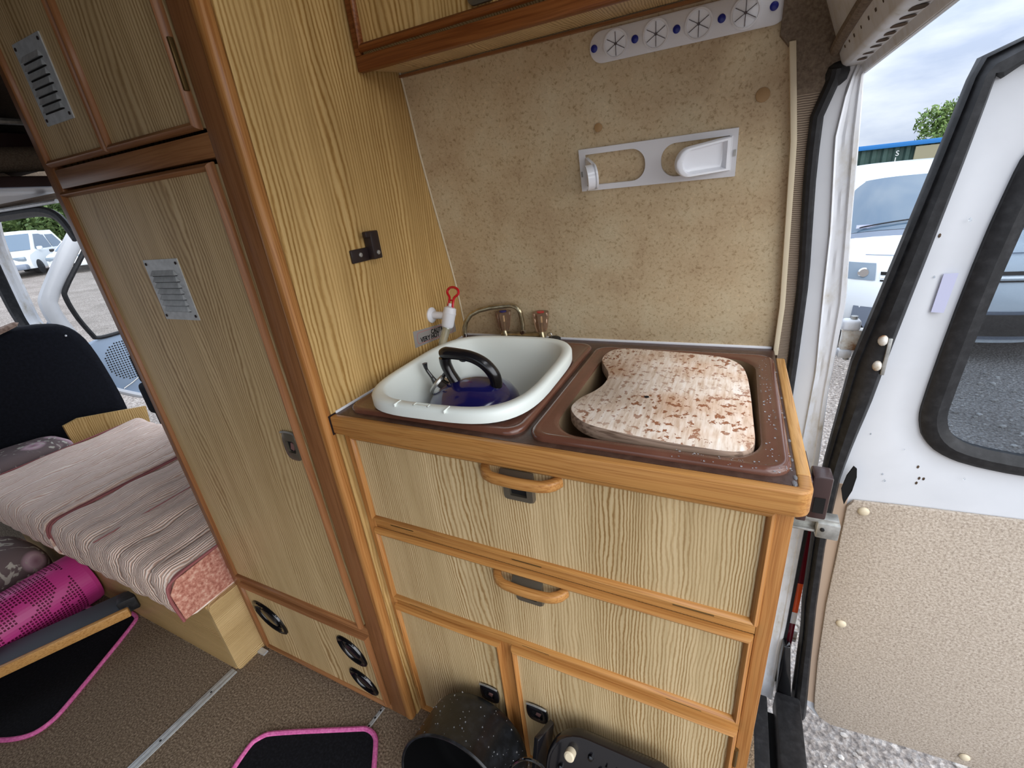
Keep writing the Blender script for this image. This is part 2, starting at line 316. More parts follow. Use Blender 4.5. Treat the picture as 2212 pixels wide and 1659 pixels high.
def tag(o, label=None, cat=None, group=None, kind=None):
    if label: o['label'] = label
    if cat: o['category'] = cat
    if group: o['group'] = group
    if kind: o['kind'] = kind
    return o
def root(name, loc, label, cat, group=None, rot=(0, 0, 0), kind=None):
    o = bpy.data.objects.new(name, None); C.objects.link(o); o.location = loc; o.rotation_euler = rot; o.empty_display_size = .05
    from mathutils import Euler
    WM[o.name] = Matrix.Translation(loc) @ Euler(rot).to_matrix().to_4x4()
    return tag(o, label, cat, group, kind)
def clone(o, parent=None, loc=None, label=None, rotz=None, keep=True):
    c = o.copy(); C.objects.link(c)
    if parent: c.parent = parent
    if loc: c.location = loc
    if rotz is not None: c.rotation_euler.z = rotz
    if label: c['label'] = label
    for ch in [x for x in bpy.data.objects if x.parent == o]: clone(ch, c)
    return c
def rr(x0, x1, y0, y1, r, n=6):
    p = []
    for cx, cy, a0 in ((x1-r, y1-r, 0), (x0+r, y1-r, pi/2), (x0+r, y0+r, pi), (x1-r, y0+r, 1.5*pi)):
        for k in range(n+1): a = a0+k*pi/2/n; p.append((cx+r*math.cos(a), cy+r*math.sin(a)))
    return p
def smoothpoly(p, it=2):
    for _ in range(it):
        q = []
        for i in range(len(p)):
            a, c = p[i], p[(i+1) % len(p)]; q += [(a[0]*.75+c[0]*.25, a[1]*.75+c[1]*.25), (a[0]*.25+c[0]*.75, a[1]*.25+c[1]*.75)]
        p = q
    return p
def T(x, y, z): return Matrix.Translation((x, y, z))
def R(a, ax): return Matrix.Rotation(a, 4, ax)
PZ = [-.25, 0, .5, .9, .93, 1.04, 1.13, 1.245, 1.35, 1.445, 1.5, 1.62]
PY = [.455, .50, .52, .487, .484, .47, .451, .423, .40, .386, .376, .345]
def itp(z, zs, ys):
    if z <= zs[0]: return ys[0]
    for i in range(len(zs)-1):
        if z <= zs[i+1]: f = (z-zs[i])/(zs[i+1]-zs[i]); return ys[i]*(1-f)+ys[i+1]*f
    return ys[-1]
def prof(z): return itp(z, PZ, PY)
def sheet(b, zs, xl, xr, y0, y1, nx=1, ends=None):
    """curved strip that follows the body side: x limits per height, between offsets y0 (inner) and y1"""
    loops = []
    for z in zs:
        a, c = xl(z), xr(z); y = prof(z)
        xs = [a+(c-a)*i/nx for i in range(nx+1)]
        loops.append([(x, y+y0, z) for x in xs]+[(x, y+y1, z) for x in xs[::-1]])
    return b.loft(loops, True, True)
def zr(a, b, n): return [a+(b-a)*i/n for i in range(n+1)]

# ================================================================== SETTING
# outside ground: level by the van, rising gently to the parked cars in front
def gz(x, y): return -.7+max(0, -x-5)*.043
b = MB(); xs = [-90, -60, -40, -30, -24, -18, -12, -5, 0, 5, 20, 50, 90]; ys = [-40, -10, 0, 10, 20, 40, 90]
b.add([(x, y, gz(x, y)) for y in ys for x in xs], [(j*len(xs)+i, j*len(xs)+i+1, (j+1)*len(xs)+i+1, (j+1)*len(xs)+i) for j in range(len(ys)-1) for i in range(len(xs)-1)])
b.build('ground', 'gravel', kind='structure', label='grey gravel car park around the van')
# loose stones
b = MB()
for k in range(2600):
    if k < 1900: x = random.uniform(.85, 3.2); y = random.uniform(.2, 6)
    else: x = random.uniform(-8, -3); y = random.uniform(.8, 4.5)
    if x > 1.6 and y > 4.7: continue
    r = random.choice([.006, .008, .01, .013, .02])*random.uniform(.7, 1.3)
    b.ico((x, y, gz(x, y)+r*.3), r, 1, (1, random.uniform(.6, 1), .6), .15)
b.build('loose_stones', 'stone', label='loose pale stones scattered over the gravel beside the van', cat='stones', kind='stuff', smooth=0)
# van floor, ceiling, far lining
b = MB().box(-2.75, .80, -1.25, .50, -.06, 0); b.build('floor', 'carpet', kind='structure')
b = MB(); prs = [(.50, 1.10), (.44, 1.30)]
loops = []
cp = [(-1.6, 1.60), (-1.2, 1.74), (-.6, 1.80), (0, 1.79), (.25, 1.72), (.36, 1.62), (.395, 1.52), (.42, 1.50)]
b.prism([(y, z) for y, z in cp]+[(y, z+.05) for y, z in cp[::-1]], 'X', -2.3, .765); b.build('ceiling', 'dark_lining', kind='structure', bevel=.004)
# wall panel behind the worktop
b = MB(); sheet(b, zr(.86, 1.60, 24), lambda z: -.01, lambda z: .755, .0, .01, 8)
b.build('wall_back', 'wall', kind='structure')
b = MB(); sheet(b, zr(-.05, 1.60, 20), lambda z: -1.5, lambda z: .80, .012, .03, 6); b.build('wall_outer', 'old_white', kind='structure')
# unseen near side, open at the sliding door, shaped to darken the cabin
b = MB().box(-2.6, .0, -1.30, -1.27, 0, 1.7); b.box(.0, .80, -1.30, -1.25, 1.40, 1.78); b.build('wall_front', 'dark_lining', kind='structure')
TX = lambda z: itp(z, [.86, 1.0, 1.14, 1.28, 1.41, 1.6], [.7475, .746, .735, .7235, .7035, .675])
b = MB(); sheet(b, zr(.89, 1.415, 20), TX, lambda z: TX(z)+.009, -.014, .0); b.build('trim_1', 'cream', kind='structure', bevel=.001)
VR = lambda z: itp(z, [-.2, .3, .60, .884, 1.05, 1.214, 1.31, 1.345, 1.6], [.785, .787, .783, .7765, .770, .752, .745, .757, .80])
b = MB(); sheet(b, zr(.87, 1.36, 20), lambda z: TX(z)+.008, lambda z: VR(z)+.004, -.010, .006, 2); b.build('wall_side_lining', 'ribbed', kind='structure')
b = MB(); sheet(b, zr(1.345, 1.56, 8), lambda z: TX(z)+.008 if z < 1.41 else .69, lambda z: .772, -.012, .006, 3); b.build('wall_top_lining', 'lining', kind='structure')
b = MB().tube([(VR(z)+.008, prof(z)-.010, z) for z in zr(-.05, 1.36, 30)]+[(.768, prof(1.37)-.012, 1.372)], .0095, 10)
b.ico((.770, .392, 1.366), .017, 2, (1, .8, 1.1))
b.build('rubber_seal', 'rubber', label='black rubber door seal running down the inside of the white rear pillar', cat='door seal')
# pillar
WL = lambda z: itp(z, [-.2, .3, .819, .895, 1.085, 1.213, 1.282, 1.334, 1.38], [.79, .792, .788, .785, .775, .765, .758, .762, .768])
CRX = lambda z: itp(z, [-.2, .3, .855, 1.134, 1.279, 1.346, 1.40], [.835, .832, .827, .8034, .783, .786, .80])
WR = lambda z: itp(z, [-.1, .1, .626, .80, .919, 1.004, 1.17, 1.275, 1.366, 1.40], [.868, .872, .871, .8594, .857, .855, .832, .8185, .806, .83])
r_ = root('trim_7', (.8, .5, 0), None, None, kind='structure')
b = MB(); sheet(b, zr(-.16, 1.385, 40), WL, lambda z: CRX(z), .0, .012, 2); b.build('inner_face', 'van_white', r_)
b = MB(); loops = []
for z in zr(-.16, 1.385, 60):
    y = prof(z); a = CRX(z); c = WR(z); d = c-a
    loops.append([(a-.001, y+.002, z), (a+.002, y-.004, z), (a+.006, y+.003, z), (a+d*.35, y+.005+.0015*math.sin(z*60), z), (a+d*.45, y+.0035, z), (a+d*.7, y+.005, z), (a+d*.76, y+.001, z), (c-.002, y+.002, z), (c, y+.006, z), (c, y+.03, z), (a, y+.03, z)])
b.loft(loops, True, True); b.build('flange', 'old_white', r_)
# rear header above the door opening
r_ = root('trim_8', (.82, 0, 1.4), None, None, kind='structure')
hp = [(.735, 1.47), (.764, 1.402), (.774, 1.374), (.780, 1.371), (.800, 1.373), (.804, 1.362), (.811, 1.365), (.818, 1.50), (.735, 1.56)]
b = MB().prism([(x, z) for x, z in hp], 'Y', -1.2, .42); b.build('beam', 'old_white', r_, bevel=.0015)
b = MB().tube([(.764, .40, 1.392), (.763, .3, 1.402), (.762, 0, 1.408), (.762, -1.1, 1.408)], .008, 10); b.build('lining_edge', 'lining', r_)
b = MB().tube([(.8075, .41, 1.364), (.8075, -1.2, 1.364)], .003, 8); b.build('outer_lip', 'van_white', r_)
hh = MB()
P0 = Vector((.777, 0, 1.3725)); P1 = Vector((.802, 0, 1.3725)); P2 = Vector((.765, 0, 1.400))
def hole(u, y, s1, s2):
    if u > 0: c = P0.lerp(P1, u); d = (P1-P0).normalized()
    else: c = P0.lerp(P2, -u); d = (P2-P0).normalized()
    nrm = Vector((d.z, 0, -d.x)); nrm = nrm if nrm.z < 0 else -nrm
    c = c+nrm*.0012; c.y = y; n = 12
    return [c+d*s1*math.copysign(abs(math.cos(2*pi*k/n))**.6, math.cos(2*pi*k/n))+Vector((0, 1, 0))*s2*math.copysign(abs(math.sin(2*pi*k/n))**.6, math.sin(2*pi*k/n)) for k in range(n)]
for k in range(20):
    y = .34-k*.034
    for u, s1, s2 in ((.58, .0072, .009), (-.30, .0030, .005), (-.62, .0024, .004)):
        l = hole(u, y+random.uniform(-.006, .006), s1*random.uniform(.7, 1.1), s2*random.uniform(.6, 1.1)); MBh = MB(); MBh.add(l, [tuple(range(len(l)))]); MBh.build('punched_hole', 'bark', r_, smooth=0)
# bumper and step outside the rear opening
r_ = root('rear_bumper', (.86, .2, -.15), 'black rubber-topped rear bumper step below the kitchen corner', 'bumper')
b = MB().box(.77, .845, -1.1, .43, -.115, -.09); b.build('step_plate', 'rubber', r_, bevel=.004)
b = MB().box(.866, .925, -1.1, .455, -.16, -.09); b.build('bumper_bar', 'rubber', r_, bevel=.006)
b = MB().box(.845, .866, -1.1, .42, -.2, -.14); b.build('gutter', 'void', r_)
b = MB().loft([[(.868, .455, -.10), (.905, .45, -.10), (.905, .50, -.10), (.868, .51, -.10)], [(.866, .468, .0), (.892, .468, .0), (.892, .50, .0), (.866, .51, .0)], [(.868, .48, .06), (.886, .482, .06), (.886, .50, .06), (.868, .51, .06)]], True, True)
b.build('corner_upright', 'black_gloss', r_, bevel=.004)
# tail light seen edge on
r_ = root('tail_light', (.885, .53, .2), 'narrow red and orange tail light seen edge-on below the worktop corner', 'tail light')
for z0, z1, mm in ((.25, .47, 'tail_red'), (.15, .25, 'tail_orange'), (.11, .15, 'white_plastic'), (-.02, .11, 'tail_red')):
    b = MB(); sheet(b, zr(z0, z1, 4), lambda z: .878, lambda z: .893, .012, .05); b.build('lens', mm, r_, bevel=.001)
b = MB(); sheet(b, zr(-.03, .475, 12), lambda z: .872, lambda z: .879, .008, .05); b.build('gasket', 'rubber', r_)
# ================================================================== REAR DOOR (open)
Y0 = .48
r_ = root('rear_door', (.95, Y0, 0), 'open white rear door with black seal, window and beige lower trim', 'door')
SL = lambda z: itp(z, [-.16, -.127, .142, .233, .458, .642, .884, 1.054, 1.196, 1.293, 1.357], [.914, .911, .898, .888, .878, .873, .883, .909, .930, .944, .953])
SR = lambda z: itp(z, [-.19, -.15, .052, .245, .442, .623, .712, .80, .92, 1.077, 1.219, 1.335], [.952, .950, .932, .917, .906, .906, .915, .927, .938, .954, .968, .978])
PE = lambda z: itp(z, [-.14, -.091, .059, .262, .448, .566], [.966, .960, .946, .934, .930, .928])
outline = [(SR(z)-.004, z) for z in zr(-.165, 1.335, 26)]+[(1.0, 1.352), (1.05, 1.362), (1.30, 1.385), (1.55, 1.375), (1.60, 1.33), (1.63, 1.1), (1.66, .6), (1.64, .1), (1.60, -.165), (1.3, -.165), (1.115, -.172), (1.01, -.182)]
wc = Vector((1.30, .96))
def ray_poly(poly, a):
    d = Vector((math.cos(a), math.sin(a))); best = None
    for i in range(len(poly)):
        p = Vector(poly[i]); q = Vector(poly[(i+1) % len(poly)]); e = q-p; den = d.x*e.y-d.y*e.x
        if abs(den) < 1e-9: continue
        w_ = p-wc; tt = (w_.x*e.y-w_.y*e.x)/den; u = (w_.x*d.y-w_.y*d.x)/den
        if tt > 0 and -1e-6 <= u <= 1+1e-6: best = tt if best is None else max(best, tt)
    return wc+d*best
wout = []
base = [(1.018, .80), (1.020, .77), (1.032, .735), (1.058, .708), (1.10, .692), (1.18, .682), (1.52, .675), (1.57, .70), (1.585, .75), (1.575, 1.0), (1.56, 1.20), (1.53, 1.25), (1.48, 1.268), (1.12, 1.262), (1.07, 1.25), (1.05, 1.225), (1.045, 1.19), (1.034, 1.10), (1.024, .95)]
base = smoothpoly(base, 1)
def off(poly, d):
    n = len(poly); out = []
    for i in range(n):
        p = Vector(poly[i]); a = (p-Vector(poly[i-1])).normalized(); c = (Vector(poly[(i+1) % n])-p).normalized(); tg = (a+c).normalized(); out.append(tuple(p+Vector((tg.y, -tg.x))*d))
    return out
NA = 160; ang = [2*pi*k/NA for k in range(NA)]
def loop(poly, y): return [(p.x, y, p.y) for p in (ray_poly(poly, a) for a in ang)]
b = MB().loft([loop(outline, Y0+.05), loop(outline, Y0+.002), loop(outline, Y0), loop(off(base, .055), Y0), loop(off(base, .038), Y0+.007), loop(off(base, .004), Y0+.009), loop(off(base, -.004), Y0+.03)])
b.build('inner_skin', 'van_white', r_, smooth=40)
b = MB().loft([loop(off(base, .012), Y0+.012), loop(off(base, .010), Y0+.002), loop(off(base, .002), Y0-.004), loop(off(base, -.012), Y0-.006), loop(off(base, -.020), Y0-.002), loop(off(base, -.030), Y0+.004), loop(off(base, -.030), Y0+.014)])
g_ = b.build('window_gasket', 'rubber', r_)
b = MB().loft([loop(off(base, -.024), Y0+.010), loop(off(base, -.024), Y0+.014)], True, True); b.build('window_pane', 'glass', r_, smooth=0)
b = MB().loft([loop(outline, Y0+.052), loop(off(base, -.004), Y0+.052), loop(off(base, -.004), Y0+.03)]); b.build('outer_skin', 'van_white', r_, smooth=0)
def hinge(z, label):
    y = prof(z)+.03
    l_ = MB().box(.866, .905, y-.006, y+.016, z-.03, z+.013).build('hinge', 'rusty', r_, bevel=.003, label=label)
    MB().box(.862, .892, y-.012, y+.012, z+.012, z+.034).build('knuckle', 'old_white', l_, bevel=.006, seg=3)
    MB().box(.862, .886, y-.012, y+.012, z-.045, z-.028).build('knuckle', 'old_white', l_, bevel=.005)
    MB().lathe([(.006, z-.05), (.006, z+.04)], T(.880, y, 0), 12).build('pin', 'steel', l_)
hinge(.925, 'rust-stained white hinge'); hinge(.06, 'white lower hinge')
# seal
def sealpath(f): return [(SL(z)*(1-f)+SR(z)*f, Y0-.012, z) for z in zr(-.15, 1.33, 30)]
tl = [(1.0, 1.366), (1.05, 1.378), (1.30, 1.40), (1.55, 1.39)]
b = MB(); sx = zr(-.18, 1.34, 40)
loops = []
for z in sx:
    a, c = SL(max(z, -.16)), SR(z); q = c-a
    loops.append([(a, Y0+.012, z), (a-.001, Y0-.008, z), (a+q*.12, Y0-.014, z), (a+q*.18, Y0-.009, z), (a+q*.26, Y0-.013, z), (a+q*.45, Y0-.022, z), (a+q*.8, Y0-.022, z), (a+q*.97, Y0-.012, z), (c, Y0+.002, z), (c, Y0+.012, z)])
a = loops[-1]
for (x, z, dx, dz) in ((.957, 1.366, .0, .0), (1.0, 1.383, 0, 0), (1.06, 1.394, 0, 0), (1.30, 1.42, 0, 0), (1.58, 1.41, 0, 0)):
    yy = [p[1] for p in loops[0]]; wd = .036; fr = [0, 0, .12, .18, .26, .45, .8, .97, 1, 1]
    if x < .96: loops.append([(x+f*.030, y, z-f*wd*.9) for f, y in zip(fr, yy)])
    else: loops.append([(x+f*.004, y, z-f*wd) for f, y in zip(fr, yy)])
b.loft(loops, True, True); b.build('seal', 'rubber', r_, smooth=45)
# trim panel
tp = [(.928, .548), (.931, .42), (.934, .254), (.946, .05), (.959, -.09), (.965, -.135), (.98, -.162), (1.007, -.178), (1.115, -.168), (1.277, -.160), (1.58, -.150), (1.60, .1), (1.60, .56), (1.35, .588), (1.203, .582), (1.05, .574), (.938, .566)]
b = MB().prism(tp, 'Y', Y0-.010, Y0-.001); b.build('trim_panel', 'vinyl', r_, bevel=.003, seg=2)
for x, z in ((.958, .545), (.972, .206), (1.274, -.125), (1.40, .55)):
    MB().lathe([(.0105, Y0-.011), (.0105, Y0-.013), (.008, Y0-.016), (.003, Y0-.0175)], Matrix(((1, 0, 0, x), (0, 0, 1, 0), (0, 1, 0, z), (0, 0, 0, 1))), 16).build('stud', 'cream', r_, smooth=60)
b = MB().loft([[(SR(z)-.003, Y0-.001, z), (PE(z), Y0-.003, z), (PE(z), Y0+.002, z), (SR(z)-.003, Y0+.002, z)] for z in zr(-.12, .60, 16)], True, True); b.build('edge_strip', mat('bare_beige_paint', rgb(196, 170, 146), .6), r_)
b = MB().prism([(.984, 1.051), (1.003, 1.052), (.9985, .983), (.981, .984)], 'Y', Y0-.0012, Y0+.001); b.build('sticker_remnant', 'patch', r_, smooth=0, label='faded lilac sticker patch')
b = MB().box(.925, .931, Y0-.026, Y0, .868, .940); b.build('striker_bar', 'steel', r_, bevel=.001)
for z in (.935, .885): MB().ico((.918, Y0-.020, z), .010, 2, (.8, 1, 1.1)).build('nylon_roller', 'rusty', r_)
b = MB().prism([(.926, .655), (.929, .635), (.927, .60), (.921, .575), (.9185, .562), (.914, .575), (.908, .60), (.912, .635), (.920, .66)], 'Y', Y0-.0225, Y0-.019); b.build('torn_edge', 'void', r_, smooth=0)
b = MB()
for k in range(60):
    z = random.uniform(.62, 1.33); x = random.uniform(SR(z)+.012, 1.35)
    if 1.0 < x and .66 < z < 1.28: continue
    b.ico((x, Y0-.0008, z), random.uniform(.0012, .0026), 1, (1, .5, 1.4))
b.build('water_drops', 'water', r_, kind='stuff')
for k, (x, z) in enumerate(((1.028, .666), (1.035, .640), (1.042, .640), (1.033, .628), (.965, 1.115), (1.0, 1.035))):
    MB().ico((x, Y0-.0005, z), .0022, 1, (1, .3, 1.8)).build('paint_chip', 'bark', r_)
# check strap joining body and door
r_ = root('door_check_strap', (.85, .40, .54), 'dull metal door check strap below the brown catch', 'door strap')
b = MB().box(.80, .900, .385, .41, .557, .568); b.box(.80, .862, .398, .404, .535, .557); b.box(.80, .862, .385, .41, .530, .536); b.build('channel', 'steel', r_, bevel=.0015)
b = MB().box(.862, .903, .380, .41, .521, .560); b.build('clamp', 'steel', r_, bevel=.003)
MB().lathe([(.004, 0), (.004, .003), (.002, .004)], T(.872, .380, .545) @ R(pi/2, 'X'), 12).build('rivet', 'slot', r_)
# brown catch block
r_ = root('door_catch', (.79, .11, .82), 'brown plastic door catch fixed to the right end of the worktop', 'catch')
MB().box(.7635, .776, .06, .14, .80, .866).build('back_plate', 'brown_plastic', r_, bevel=.002)
b = MB().box(.782, .806, .095, .125, .781, .852); b.build('body', 'brown_plastic', r_, bevel=.003)
MB().box(.774, .784, .10, .12, .80, .84).build('neck', 'brown_plastic', r_)
MB().box(.788, .801, .0935, .096, .793, .818).build('recess', 'slot', r_)

# ================================================================== WARDROBE
YW = -.033
WD = root('wardrobe', (-.3, .2, 0), 'tall oak-veneered wardrobe with two vented doors and a low vent panel', 'wardrobe')
b = MB(); pts = [(YW+.018, 0), (.50, 0)]+[(prof(z)+.008, z) for z in zr(.1, 1.58, 12)]+[(YW+.018, 1.72)]
b.prism(pts, 'X', -.016, 0); b.build('side_panel', 'veneer_yellow', WD, smooth=0)
b = MB().prism(pts, 'X', -.60, -.585); b.build('far_side_panel', 'veneer_yellow', WD, smooth=0)
MB().box(-.068, -.016, YW, YW+.02, 0, 1.74).build('frame_post', 'mahog', WD, bevel=.001)
MB().box(-.022, .001, YW-.004, YW+.02, 0, 1.74).build('corner_moulding', 'oak', WD, bevel=.009, seg=4)
MB().box(-.598, -.560, YW, YW+.02, 0, 1.74).build('frame_post', 'mahog', WD, bevel=.002)
for z0, z1, nm in ((1.343, 1.377, 'rail'), (.290, .314, 'rail'), (0, .022, 'toe_rail'), (1.66, 1.74, 'rail')):
    MB().box(-.56, -.068, YW, YW+.02, z0, z1).build(nm, 'mahog_x', WD, bevel=.0015)
MB().box(-.585, -.016, .05, .40, 1.60, 1.62).build('top_panel', 'veneer_yellow', WD)
def bead(parent, x0, x1, z0, z1, y, mv='oak', mh='oak_x', w=.012, p=.009):
    prf = [(0, .0), (.2, -.7), (.5, -1), (.8, -.8), (1, -.1)]
    def bar(name, m, pts):
        (ax, az, bx, bz), (cx, cz, dx, dz) = pts
        loopa = [(ax+(cx-ax)*f, y+h*p, az+(cz-az)*f) for f, h in prf]+[(cx, y+.004, cz), (ax, y+.004, az)]
        loopb = [(bx+(dx-bx)*f, y+h*p, bz+(dz-bz)*f) for f, h in prf]+[(dx, y+.004, dz), (bx, y+.004, bz)]
        MB().loft([loopa, loopb], True, True).build(name, m, parent, smooth=60)
    bar('bead', mh, ((x0, z1, x1, z1), (x0+w, z1-w, x1-w, z1-w)))
    bar('bead', mh, ((x1, z0, x0, z0), (x1-w, z0+w, x0+w, z0+w)))
    bar('bead', mv, ((x0, z0, x0, z1), (x0+w, z0+w, x0+w, z1-w)))
    bar('bead', mv, ((x1, z1, x1, z0), (x1-w, z1-w, x1-w, z0+w)))
def door(parent, name, x0, x1, z0, z1, y, mm='veneer', mv='oak', mh='oak_x'):
    d = MB().box(x0+.003, x1-.003, y-.004, y+.012, z0+.003, z1-.003).build(name, mm, parent)
    bead(d, x0, x1, z0, z1, y-.003, mv, mh); return d
dl = door(WD, 'door', -.556, -.076, .318, 1.338, YW, 'veneer_door', mv='mahog', mh='mahog_x')
du = door(WD, 'door', -.556, -.334, 1.381, 1.66, YW, 'veneer_door', mv='mahog', mh='mahog_x')
du2 = door(WD, 'door', -.330, -.076, 1.381, 1.66, YW, 'veneer_door', mv='mahog', mh='mahog_x')
d3 = door(WD, 'vent_panel', -.556, -.070, .024, .290, YW, 'veneer_door', mv='mahog', mh='mahog_x')
def vent(x0, x1, z0, z1, y):
    v_ = MB().box(x0, x1, y-.002, y, z0, z1).build('vent', 'alu', WD)
    n = 7; hh = (z1-z0-.036)/n; cx = .014
    for k in range(n):
        za = z1-.020-k*hh; zb = za-hh*.86; xa, xb = x0+cx, x1-cx-.004
        top = [(xa+.004, y-.0022, za), (xb-.006, y-.0022, za)]; bot = [(xa, y-.007, zb), (xb, y-.007, zb)]; back = [(xa, y-.002, zb), (xb+.004, y-.002, zb)]
        MB().add(top+bot+back, [(0, 1, 3, 2), (0, 2, 4), (1, 5, 3)]).build('louvre', 'alu', v_, smooth=0)
        MB().box(xa, xb+.002, y-.0028, y-.0018, zb-.0016, zb+.0008).build('louvre_slot', 'slot', v_, smooth=0)
    for sx in (x0+.007, x1-.007):
        for sz in (z0+.008, z1-.008): MB().lathe([(.0028, 0), (.0028, .0012), (.0012, .0018)], T(sx, y-.002, sz) @ R(pi/2, 'X'), 10).build('screw', 'hook_plastic', v_)
vent(-.368, -.257, 1.084, 1.200, YW-.004); vent(-.497, -.398, 1.443, 1.566, YW-.004)
def latch(parent, x, z, y, w=.024, h=.026, m='bronze', lab=None):
    """oval bronze catch with a square opening"""
    ol = []; n = 28
    for k in range(n):
        a = 2*pi*k/n; c, s_ = math.cos(a), math.sin(a)
        ol.append((x+w*math.copysign(abs(c)**.55, c), z+h*math.copysign(abs(s_)**.75, s_)))
    il = []
    for k in range(n):
        a = 2*pi*k/n; c, s_ = math.cos(a), math.sin(a); q = max(abs(c), abs(s_))
        il.append((x+w*.52*c/q, z+h*.40*s_/q))
    L = lambda pl, yy, f=1: [(x+(px-x)*f, yy, z+(pz-z)*f) for px, pz in pl]
    l_ = MB().loft([L(ol, y), L(ol, y-.004), L(ol, y-.006, .90), L(il, y-.006), L(il, y-.001)]).build('latch', m, parent, smooth=50)
    MB().box(x-w*.55, x+w*.55, y-.0012, y, z-h*.43, z+h*.43).build('latch_opening', 'slot', l_)
    MB().obox(T(x+w*.12, y-.003, z) @ R(.35, 'Y'), w*.42, .003, h*.5).build('latch_tongue', mat('pink_brown_tongue', rgb(120, 88, 84), .3), l_, bevel=.0006)
    MB().box(x-w*.52, x+w*.52, y-.0066, y-.0055, z-h*.46, z-h*.40).build('latch_edge', 'chrome', l_)
    MB().tube([(x+w*.92*u, y-.004, z+h*(1.0-.10*abs(u)**2.5)) for u in (-1, -.7, -.3, 0, .3, .7, 1)], .0022, 8).build('latch_lip', 'steel', l_)
    return l_
latch(WD, -.107, .829, YW-.004, .022, .033)
def barrel(parent, x, z0, z1, y, r=.0035, horiz=False):
    if horiz: b_ = MB().tube([(x, y, z0), (z1, y, z0)], r, 8)
    else: b_ = MB().tube([(x, y, z0), (x, y, z1)], r, 8)
    return b_.build('hinge', 'brass', parent)
for z0, z1 in ((1.43, 1.494),): MB().box(-.083, -.074, YW-.0085, YW-.001, z0, z1).build('hinge', 'brass', WD, bevel=.001)
for z0, z1 in ((1.215, 1.28), (.79, .855), (.35, .414)): MB().box(-.563, -.554, YW-.008, YW-.001, z0, z1).build('hinge', 'brass', WD, bevel=.001)
def floor_vent(x0, x1, z0, z1):
    """black moulded vent: two tight corners, two wide ones"""
    y = YW-.004; w_, h_ = x1-x0, z1-z0; cx, cz = (x0+x1)/2, (z0+z1)/2
    p = smoothpoly([(x0, z1), (x0+w_*.5, z1-h_*.02), (x1-w_*.10, z0+h_*.62), (x1, z0), (x0+w_*.45, z0+h_*.05), (x0+w_*.10, z0+h_*.45)], 3)
    L = lambda k, yy: [(cx+(u-cx)*k, yy, cz+(v-cz)*k) for u, v in p]
    o = MB().loft([L(1, y), L(1, y-.004), L(.92, y-.007), L(.76, y-.005), L(.70, y-.0015)], False, True).build('floor_vent', 'black_gloss', WD, smooth=50)
    MB().loft([L(.5, y-.001), L(.5, y-.004), L(.42, y-.005)], False, True).build('vent_flap', 'black_plastic', o, smooth=50)
floor_vent(-.536, -.404, .136, .238); floor_vent(-.192, -.098, .162, .250); floor_vent(-.186, -.092, .050, .128)

# ================================================================== KITCHEN UNIT
K = root('kitchen_unit', (.37, .2, 0), 'oak-veneered kitchen cabinet with two flap doors above two cupboard doors', 'cabinet')
MB().box(.735, .752, .018, .46, 0, .866).build('side_panel', 'veneer', K)
MB().box(.004, .735, .44, .455, 0, .75).build('back_panel', 'veneer', K)
MB().box(.004, .735, .02, .44, 0, .012).build('bottom_panel', 'veneer', K)
for x0, x1, nm in ((.0015, .022, 'stile'), (.731, .752, 'stile')): MB().box(x0, x1, 0, .02, 0, .866).build(nm, 'oak', K, bevel=.0012)
MB().box(.291, .318, 0, .02, .03, .405).build('centre_stile', 'oak', K, bevel=.001)
for z0, z1 in ((.846, .866), (.630, .660), (.402, .438), (0, .030)): MB().box(.022, .731, .0005, .02, z0, z1).build('rail', 'oak_x', K, bevel=.001)
f1 = door(K, 'flap_door', .022, .733, .654, .860, 0)
f2 = door(K, 'flap_door', .020, .730, .430, .629, 0)
f3 = door(K, 'cupboard_door', .018, .293, .028, .405, 0)
f4 = door(K, 'cupboard_door', .316, .730, .028, .405, 0)
def pull(parent, x0, x1, z, y):
    """bowed oak pull handle"""
    n = 20; pts = []
    for k in range(n+1):
        f = k/n; x = x0+(x1-x0)*f; d = min(f, 1-f); yy = y-.022*min(1, (d/.17))**.5 if d < .17 else y-.022-.003*math.sin(pi*(f-.17)/.66)
        pts.append((x, yy, z))
    b_ = MB(); loops = []
    for k, (x, yy, zz) in enumerate(pts):
        a = Vector(pts[max(0, k-1)]); c = Vector(pts[min(n, k+1)]); d = (c-a).normalized(); nn = Vector((d.y, -d.x, 0)).normalized()
        h = .009; wv_ = .0065 if 2 < k < n-2 else .008
        loops.append([Vector((x, yy, zz))+nn*wv_*math.copysign(abs(math.cos(q))**.6, math.cos(q))+Vector((0, 0, h*math.copysign(abs(math.sin(q))**.6, math.sin(q)))) for q in [2*pi*j/14 for j in range(14)]])
    b_.loft(loops, True, True); return b_.build('pull_handle', 'oak_x', parent, smooth=50)
pull(f1, .316, .446, .839, -.004); pull(f2, .310, .444, .607, -.004)
def big_latch(parent, x, z, y):
    L = lambda k, yy, r=.006: [(px, yy, pz) for px, pz in rr(x-.0275*k, x+.0275*k, z-.028*k, z+.028*k, r, 4)]
    I = lambda yy: [(px, yy, pz) for px, pz in rr(x-.015, x+.015, z-.018, z-.002, .001, 4)]
    l_ = MB().loft([L(1, y), L(1, y-.005), L(.93, y-.008), I(y-.0075), I(y-.001)]).build('latch', 'bronze', parent, smooth=40)
    MB().box(x-.016, x+.016, y-.0015, y, z-.019, z-.001).build('latch_opening', 'slot', l_)
    MB().box(x-.014, x+.014, y-.005, y-.003, z-.006, z-.003).build('latch_tongue', 'chrome', l_)
    b_ = MB(); lo = []
    for k in range(13):
        f = k/12; xx = x-.029+.058*f; lo.append([(xx, y-.004, z+.014), (xx, y-.014-.006*math.sin(pi*f), z+.016), (xx, y-.014-.006*math.sin(pi*f), z+.023), (xx, y-.004, z+.030)])
    b_.loft(lo, True, True); b_.build('latch_lip', 'bronze', l_, smooth=50)
